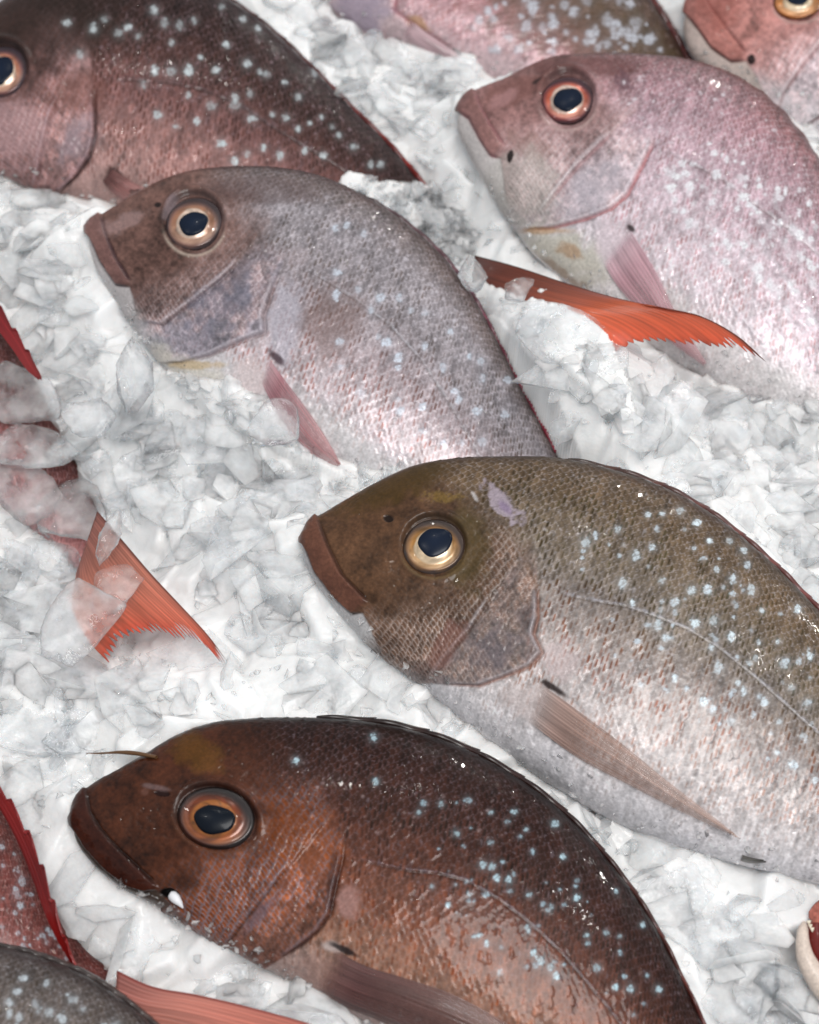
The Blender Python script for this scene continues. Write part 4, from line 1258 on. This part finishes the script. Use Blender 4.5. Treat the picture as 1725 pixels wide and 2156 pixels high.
# ================================================================== ice bed
x0, x1, y0, y1 = -0.52, 0.52, -0.46, 0.68
cx = np.linspace(x0, x1, 216)
cy = np.linspace(y0, y1, 238)
GX, GY = np.meshgrid(cx, cy)
num = np.zeros(GX.shape)
den = np.zeros(GX.shape)
low = np.full(GX.shape, 1e3)
for f in ALL:
    Po = on_plane(f.outline[::12], f.P0, f.n)
    d2 = (GX[..., None] - Po[:, 0]) ** 2 + (GY[..., None] - Po[:, 1]) ** 2
    j = d2.argmin(-1)
    d = np.sqrt(np.take_along_axis(d2, j[..., None], -1)[..., 0])
    zn = np.clip(Po[j, 2], -0.05, 0.06)
    ins = inside(np.stack([GX, GY], -1), Po[:, :2])
    zp = f.P0[2] - ((GX - f.P0[0]) * f.n[0] + (GY - f.P0[1]) * f.n[1]) / f.n[2]
    low = np.where(ins, np.minimum(low, zp - 0.35 * np.minimum(d, 0.03)), low)
    wgt = 1 / (np.where(ins, 0.0, d) + 0.006) ** 2
    num += wgt * zn
    den += wgt
bed = num / den - 0.004
bed = np.minimum(bed, low - 0.004)
for _ in range(3):
    bb = bed.copy()
    bb[1:-1, 1:-1] = (bed[1:-1, 1:-1] * 2 + bed[:-2, 1:-1] + bed[2:, 1:-1] + bed[1:-1, :-2] + bed[1:-1, 2:]) / 6
    bed = bb


def bilin(Z, x, y):
    fx = np.clip((x - x0) / (x1 - x0), 0, 1) * (Z.shape[1] - 1)
    fy = np.clip((y - y0) / (y1 - y0), 0, 1) * (Z.shape[0] - 1)
    ix = np.clip(fx.astype(int), 0, Z.shape[1] - 2)
    iy = np.clip(fy.astype(int), 0, Z.shape[0] - 2)
    a, b = fx - ix, fy - iy
    return (Z[iy, ix] * (1 - a) * (1 - b) + Z[iy, ix + 1] * a * (1 - b) + Z[iy + 1, ix] * (1 - a) * b + Z[iy + 1, ix + 1] * a * b)


# places where the ice is heaped over a fish
COVER = [(A, [(735, 385), (800, 400), (868, 398), (900, 402), (960, 430), (1020, 520), (1015, 640), (900, 640), (700, 520)]),
         (B, [(318, 775), (400, 806), (480, 822), (560, 860), (600, 925), (660, 962), (722, 986), (780, 1000), (838, 1004), (830, 1100), (600, 1060), (380, 900), (300, 800)]),
         (Cc, [(1400, 745), (1470, 790), (1560, 838), (1660, 868), (1740, 880), (1740, 960), (1500, 900)]),
         (E, [(640, 60), (730, 82), (800, 96), (900, 110), (990, 128), (960, 200), (700, 200)])]
TAILC = [(1010, 604), (1080, 634), (1150, 658), (1215, 682), (1264, 716), (1285, 760), (1310, 800), (1322, 850), (1345, 900), (1200, 880), (960, 660)]
cover_pts = []
for f, poly in COVER:
    m = inside(f.px, np.array(poly, float))
    cover_pts.append(f.Pd[m])
tv = np.array([v.co[:] for v in A_tail.data.vertices]) + np.array(A.root.location)
cover_pts.append(tv[inside(project(tv), np.array(TAILC, float))])
cover_pts = np.concatenate(cover_pts)
nx, ny = 1200, 1310
fx = np.linspace(x0, x1, nx)
fy = np.linspace(y0, y1, ny)
FX, FY = np.meshgrid(fx, fy)
dx = fx[1] - fx[0]
dy = fy[1] - fy[0]
bedf = bilin(bed, FX, FY)
rel = np.full(FX.shape, -0.006)
r = np.random.default_rng(5)
for k in range(6500):
    big = r.random()
    R = 0.006 + 0.016 * big ** 1.6
    X, Y = x0 + (x1 - x0) * r.random(), y0 + (y1 - y0) * r.random()
    i0, i1 = max(0, int((X - R * 1.7 - x0) / dx)), min(nx, int((X + R * 1.7 - x0) / dx) + 2)
    j0, j1 = max(0, int((Y - R * 1.7 - y0) / dy)), min(ny, int((Y + R * 1.7 - y0) / dy) + 2)
    if i1 <= i0 or j1 <= j0:
        continue
    lx, ly = FX[j0:j1, i0:i1] - X, FY[j0:j1, i0:i1] - Y
    a = r.random() * 6.283
    st = 0.6 + 0.9 * r.random()
    ux, uy = (lx * math.cos(a) + ly * math.sin(a)) * st, (-lx * math.sin(a) + ly * math.cos(a)) / st
    h0 = -0.005 + 0.0105 * r.random() - 0.15 * R
    sl = 0.45 * r.random() ** 0.8
    b = r.random() * 6.283
    h = h0 + sl * (ux * math.cos(b) + uy * math.sin(b))
    m = r.integers(4, 8)
    for q in range(m):
        t = 6.283 * (q + 0.6 * r.random()) / m
        dd = R * (0.65 + 0.5 * r.random()) - (ux * math.cos(t) + uy * math.sin(t))
        h = np.minimum(h, h0 + dd * (0.5 + 1.2 * r.random()))
    rel[j0:j1, i0:i1] = np.maximum(rel[j0:j1, i0:i1], h)
rr = rel.copy()
rr[1:-1, 1:-1] = (rel[1:-1, 1:-1] * 4 + rel[:-2, 1:-1] + rel[2:, 1:-1] + rel[1:-1, :-2] + rel[1:-1, 2:]) / 8
for _ in range(1):
    rel = rr.copy()
    rr[1:-1, 1:-1] = (rel[1:-1, 1:-1] * 4 + rel[:-2, 1:-1] + rel[2:, 1:-1] + rel[1:-1, :-2] + rel[1:-1, 2:]) / 8
rel = rr + 0.0016 * (fbm(FX / 0.006, FY / 0.006, 3, 4) - 0.5) + 0.004 * (fbm(FX / 0.05, FY / 0.05, 9, 3) - 0.5)
cz = np.full(FX.shape, -1.0)
ci = np.clip(np.round((cover_pts[:, 0] - x0) / dx).astype(int), 0, nx - 1)
cj = np.clip(np.round((cover_pts[:, 1] - y0) / dy).astype(int), 0, ny - 1)
np.maximum.at(cz, (cj, ci), cover_pts[:, 2])
for _ in range(4):                       # close the holes
    g = cz.copy()
    for sh in ((0, 1), (0, -1), (1, 0), (-1, 0)):
        g = np.maximum(g, np.roll(cz, sh, (0, 1)))
    cz = np.where(cz < -0.5, g, cz)
COVERED = cz > -0.5
for it in range(45):                     # let the heaps run out in a slope
    g = cz
    for sh in ((0, 1), (0, -1), (1, 0), (-1, 0)):
        g = np.maximum(g, np.roll(cz, sh, (0, 1)) - 0.8 * dx)
    cz = g
bedf = np.maximum(bedf + rel * 1.25, np.where(COVERED, cz + 0.001 + 0.5 * np.maximum(rel + 0.004, 0), cz - 0.001 + rel))
for f in (B, Cc):                        # but not up over the backs of the neighbours
    po = on_plane(f.outline[::12], f.P0, f.n)[:, :2]
    zp = f.P0[2] - ((FX - f.P0[0]) * f.n[0] + (FY - f.P0[1]) * f.n[1]) / f.n[2]
    m = inside(np.stack([FX, FY], -1), po) & ~COVERED
    bedf = np.where(m, np.minimum(bedf, zp - 0.003 + 0.3 * rel), bedf)
ice = mesh_obj('ice_bed', np.stack([FX, FY, bedf], -1).reshape(-1, 3), grid_faces(ny, nx), ICE)
tag(ice, kind='structure')

# ================================================================== loose crushed ice
def hull(n, sx, sy, sz, r):
    bm = bmesh.new()
    for _ in range(n):
        v = r.normal(size=3)
        v /= np.linalg.norm(v)
        v *= 0.75 + 0.25 * r.random()
        bm.verts.new((v[0] * sx, v[1] * sy, v[2] * sz))
    res = bmesh.ops.convex_hull(bm, input=bm.verts)
    bad = [g for g in res['geom_interior'] if isinstance(g, bmesh.types.BMVert)]
    bmesh.ops.delete(bm, geom=bad, context='VERTS')
    bm.verts.index_update()
    V = np.array([v.co[:] for v in bm.verts])
    Fc = [[v.index for v in f.verts] for f in bm.faces]
    bm.free()
    return V, Fc


def plate(r, flat):
    """a melted plate of ice: rounded polygon outline, soft rim, uneven faces; unit radius"""
    na, m = 30, r.integers(4, 8)
    th = np.linspace(0, 2 * math.pi, na, endpoint=False)
    ang = (np.arange(m) + 0.7 * r.random(m)) / m * 2 * math.pi
    dist = 0.62 + 0.42 * r.random(m)
    c = np.cos(th[:, None] - ang[None])
    rad = np.where(c > 0.05, dist / np.maximum(c, 0.05), 9)
    rad = (np.minimum(rad, 1.5) ** -7.0).sum(1) ** (-1 / 7.0)
    st = 0.7 + 0.6 * r.random()
    prof = [(0.02, 1.0), (0.35, 0.98), (0.65, 0.92), (0.85, 0.78), (0.95, 0.5), (1.0, 0.0), (0.95, -0.5), (0.8, -0.85), (0.4, -1.0), (0.02, -1.0)]
    V = []
    sd = int(r.integers(1, 9999))
    for k, z in prof:
        x, y = k * rad * np.cos(th) * st, k * rad * np.sin(th) / st
        zz = z * flat + flat * 1.1 * (fbm(x * 1.6 + 5, y * 1.6 + z * 0.4, sd, 3) - 0.5) + 0.10 * x * (sd % 7 - 3) / 3
        w_ = 1 + 0.16 * (fbm(np.cos(th) * 2.2 + 7, np.sin(th) * 2.2 + z, sd + 3, 3) - 0.5)
        V.append(np.stack([x * w_, y * w_, zz], -1))
    V = np.concatenate(V)
    return V, grid_faces(len(prof), na, True)


def rotm(a, b, c):
    return np.array(Matrix.Rotation(a, 3, 'Z') @ Matrix.Rotation(b, 3, 'X') @ Matrix.Rotation(c, 3, 'Y'))


def tri_mesh(name, Vs, Fs, mat, parent=None):
    V = np.concatenate(Vs)
    off = np.cumsum([0] + [len(v) for v in Vs[:-1]])
    Ft = np.concatenate([np.array(f) + o for f, o in zip(Fs, off)])
    return mesh_obj(name, V, Ft, mat, parent, smooth=True)


fish_polys = [f.outline[::8] for f in ALL]
KEEP_CLEAR = [np.array(p, float) for p in (
    [(1000, 536), (1090, 560), (1180, 590), (1290, 622), (1400, 648), (1480, 666), (1550, 703), (1622, 768), (1480, 730), (1380, 724), (1300, 738), (1262, 700), (1215, 672), (1150, 646), (1080, 618), (1010, 588)],
    [(205, 1076), (262, 1142), (322, 1212), (382, 1276), (442, 1342), (495, 1417), (430, 1374), (370, 1350), (310, 1342), (270, 1310), (225, 1210)])]
Vs, Fs = [], []
r = np.random.default_rng(77)
lib = [hull(r.integers(8, 15), 1.0, 0.45 + 0.45 * r.random(), 0.10 + 0.22 * r.random(), r) for _ in range(90)]
crumb = [hull(r.integers(7, 12), 1.0, 0.7, 0.5, r) for _ in range(30)]
cover_polys = [np.array(p, float) for _, p in COVER] + [np.array(TAILC, float)]
NT = 26000
XY = np.stack([-0.40 + 0.80 * r.random(NT), -0.36 + 0.94 * r.random(NT)], -1)
ZZ = bilin(bedf, XY[:, 0], XY[:, 1])
BIG = r.random(NT) < 0.62
RRc = np.where(BIG, 0.0075 + 0.0200 * r.random(NT) ** 1.35, 0.0010 + 0.0028 * r.random(NT))
PPc = project(np.concatenate([XY, ZZ[:, None]], 1))
bad = np.zeros(NT, bool)
near = np.zeros(NT, bool)
cov = np.zeros(NT, bool)
for po in cover_polys:
    cov |= inside(PPc, po)
for po in fish_polys:
    for o in ((0, 0), (1, 0), (-1, 0), (0, 1), (0, -1)):
        bad |= inside(PPc + np.array(o) * (RRc / 0.00022 * 0.2)[:, None], po)
        near |= inside(PPc + np.array(o) * (RRc / 0.00022 * 1.1)[:, None], po)
clear_ = np.zeros(NT, bool)
for po in KEEP_CLEAR:
    for o in ((0, 0), (1, 0), (-1, 0), (0, 1), (0, -1), (0.7, 0.7), (-0.7, 0.7)):
        clear_ |= inside(PPc + np.array(o) * (RRc / 0.00022 * 0.8)[:, None], po)
keep = np.where(~clear_ & (~bad | (cov & (RRc < 0.012))))[0][:8200]
for i in keep:
    V, Fc = (lib if BIG[i] else crumb)[r.integers(30)] if not BIG[i] else lib[r.integers(len(lib))]
    M = rotm(r.random() * 6.28, 0.23 * r.normal(), 0.23 * r.normal())
    dz = 0.0004 + (0.0022 * r.random() if BIG[i] else 0.0) - (0.0034 if near[i] and not cov[i] else 0)
    Vs.append((V * RRc[i]) @ M.T + np.array([XY[i, 0], XY[i, 1], ZZ[i] + dz]))
    Fs.append(Fc)
for i in r.integers(0, len(cover_pts), 520):
    P = cover_pts[i] + np.array([0.003 * r.normal(), 0.003 * r.normal(), 0])
    P[2] = bilin(bedf, P[:1], P[1:2])[0]
    qp = project(P[None]) + np.array([[0, 0], [28, 0], [-28, 0], [0, 28], [0, -28]])
    if any(inside(qp, po).any() for po in KEEP_CLEAR):
        continue
    V, Fc = lib[r.integers(len(lib))]
    M = rotm(r.random() * 6.28, 0.3 * r.normal(), 0.3 * r.normal())
    Vs.append((V * (0.003 + 0.006 * r.random())) @ M.T + P + [0, 0, 0.0008])
    Fs.append(Fc)
for f in ALL:
    ok = f.front & inside(f.px, np.array([(-60, -60), (1790, -60), (1790, 2220), (-60, 2220)], float))
    edge_ = np.argwhere(ok & (f.t < -0.86) & (f.s > 0.08))
    flank = np.argwhere(ok & (f.t < 0.5) & (f.s > 0.1))
    for pool, n_, r0, r1 in ((edge_, 110, 0.0008, 0.0030), (flank, 7, 0.0004, 0.0010)):
        if len(pool) == 0:
            continue
        for a_, b_ in pool[r.integers(0, len(pool), n_)]:
            V, Fc = crumb[r.integers(len(crumb))]
            R_ = r0 + (r1 - r0) * r.random() ** 2
            M = rotm(r.random() * 6.28, r.random() * 6.28, 0)
            Vs.append((V * R_) @ M.T + f.Pd[a_, b_] + f.N[a_, b_] * R_ * 0.2)
            Fs.append(Fc)
chips = tri_mesh('crushed_ice', Vs, Fs, CHIP)
md = chips.modifiers.new('bevel', 'BEVEL')
md.width = 0.0018
md.segments = 3
md.limit_method = 'ANGLE'
md.harden_normals = True
tag(chips, 'loose crushed ice chips covering the bed between the fish', 'ice', kind='stuff')


# single clear pieces that stand out
def slab(center, w_, h_, ang, z, thick, label, seed, tiltx=0.1, tilty=0.1):
    r = np.random.default_rng(seed + 300)
    k = 0.00022
    V, Fc = hull(24, 1.0, 1.0, 0.5, r)
    V = V * np.array([w_ * k * 0.56, h_ * k * 0.56, thick])
    M = rotm(math.radians(-ang), tiltx, tilty)
    P = at_z(np.array([center], float), np.array([z]))[0]
    root = mesh_obj('ice_piece', (V @ M.T) + P, Fc, CLEAR, None, smooth=True)
    md = root.modifiers.new('bevel', 'BEVEL')
    md.width = 0.0016
    md.segments = 3
    md.limit_method = 'ANGLE'
    root.modifiers.new('subdivision', 'SUBSURF').levels = 2
    root.modifiers['subdivision'].render_levels = 2
    tx = bpy.data.textures.get('ice lumps') or bpy.data.textures.new('ice lumps', 'CLOUDS')
    tx.noise_scale = 0.004
    dm = root.modifiers.new('lumps', 'DISPLACE')
    dm.texture = tx
    dm.strength = 0.0016
    dm.texture_coords = 'GLOBAL'
    tag(root, label, 'ice', 'clear ice pieces lying on the fish')
    return root




def over_h(x, y, extra=0.0):
    return float(Hh.surf([(x, y)])[0, 2]) + 0.003 + extra


slab((1180, 705), 200, 150, 30, 0.034, 0.010, 'large cloudy ice piece on the base of the orange tail fin', 1, 0.3, 0.1)
slab((1095, 612), 90, 60, -20, 0.022, 0.008, 'small curved clear ice piece on the dark tail root', 2)
slab((1000, 575), 70, 100, 20, 0.014, 0.010, 'upright ice nub beside the silver fish\'s back', 3)
slab((1262, 780), 130, 170, 40, 0.030, 0.010, 'pinkish ice piece over the lower tail lobe of the maroon fish', 4, 0.3, 0.1)
slab((40, 830), 210, 150, 20, over_h(20, 830), 0.012, 'wide clear ice sheet over the left-edge fish below its red back fin', 5)
slab((55, 945), 230, 130, 5, over_h(40, 940), 0.012, 'ice lump with air bubbles at the left edge', 6)
slab((150, 1085), 190, 170, 60, over_h(130, 1070), 0.010, 'clear ice plate over the root of the coral tail', 7)
slab((232, 1130), 46, 120, 12, 0.022, 0.008, 'narrow upright ice chip standing against the coral tail', 8)
slab((172, 1305), 150, 200, 30, 0.024, 0.009, 'clear ice plate covering the lower lobe of the coral tail', 9)
slab((280, 790), 80, 180, -5, 0.022, 0.014, 'tall white ice wedge under the silver fish\'s chin', 10)
slab((575, 890), 130, 120, 30, 0.030, 0.006, 'triangular clear chip by the silver fish\'s side fin', 11)
slab((185, 880), 120, 100, 10, 0.016, 0.012, 'rounded bubbly ice lump between left fish and silver fish', 12)
slab((60, 1040), 190, 130, 40, over_h(60, 1030), 0.010, 'broad frosted ice plate on the belly of the left-edge fish', 13)
slab((110, 1180), 170, 120, 60, over_h(130, 1150, -0.001), 0.009, 'cracked clear ice plate beside the pale lower side of the coral tail', 14)
slab((240, 1240), 90, 120, 30, 0.022, 0.005, 'thin clear ice flake across the middle of the coral tail', 15)
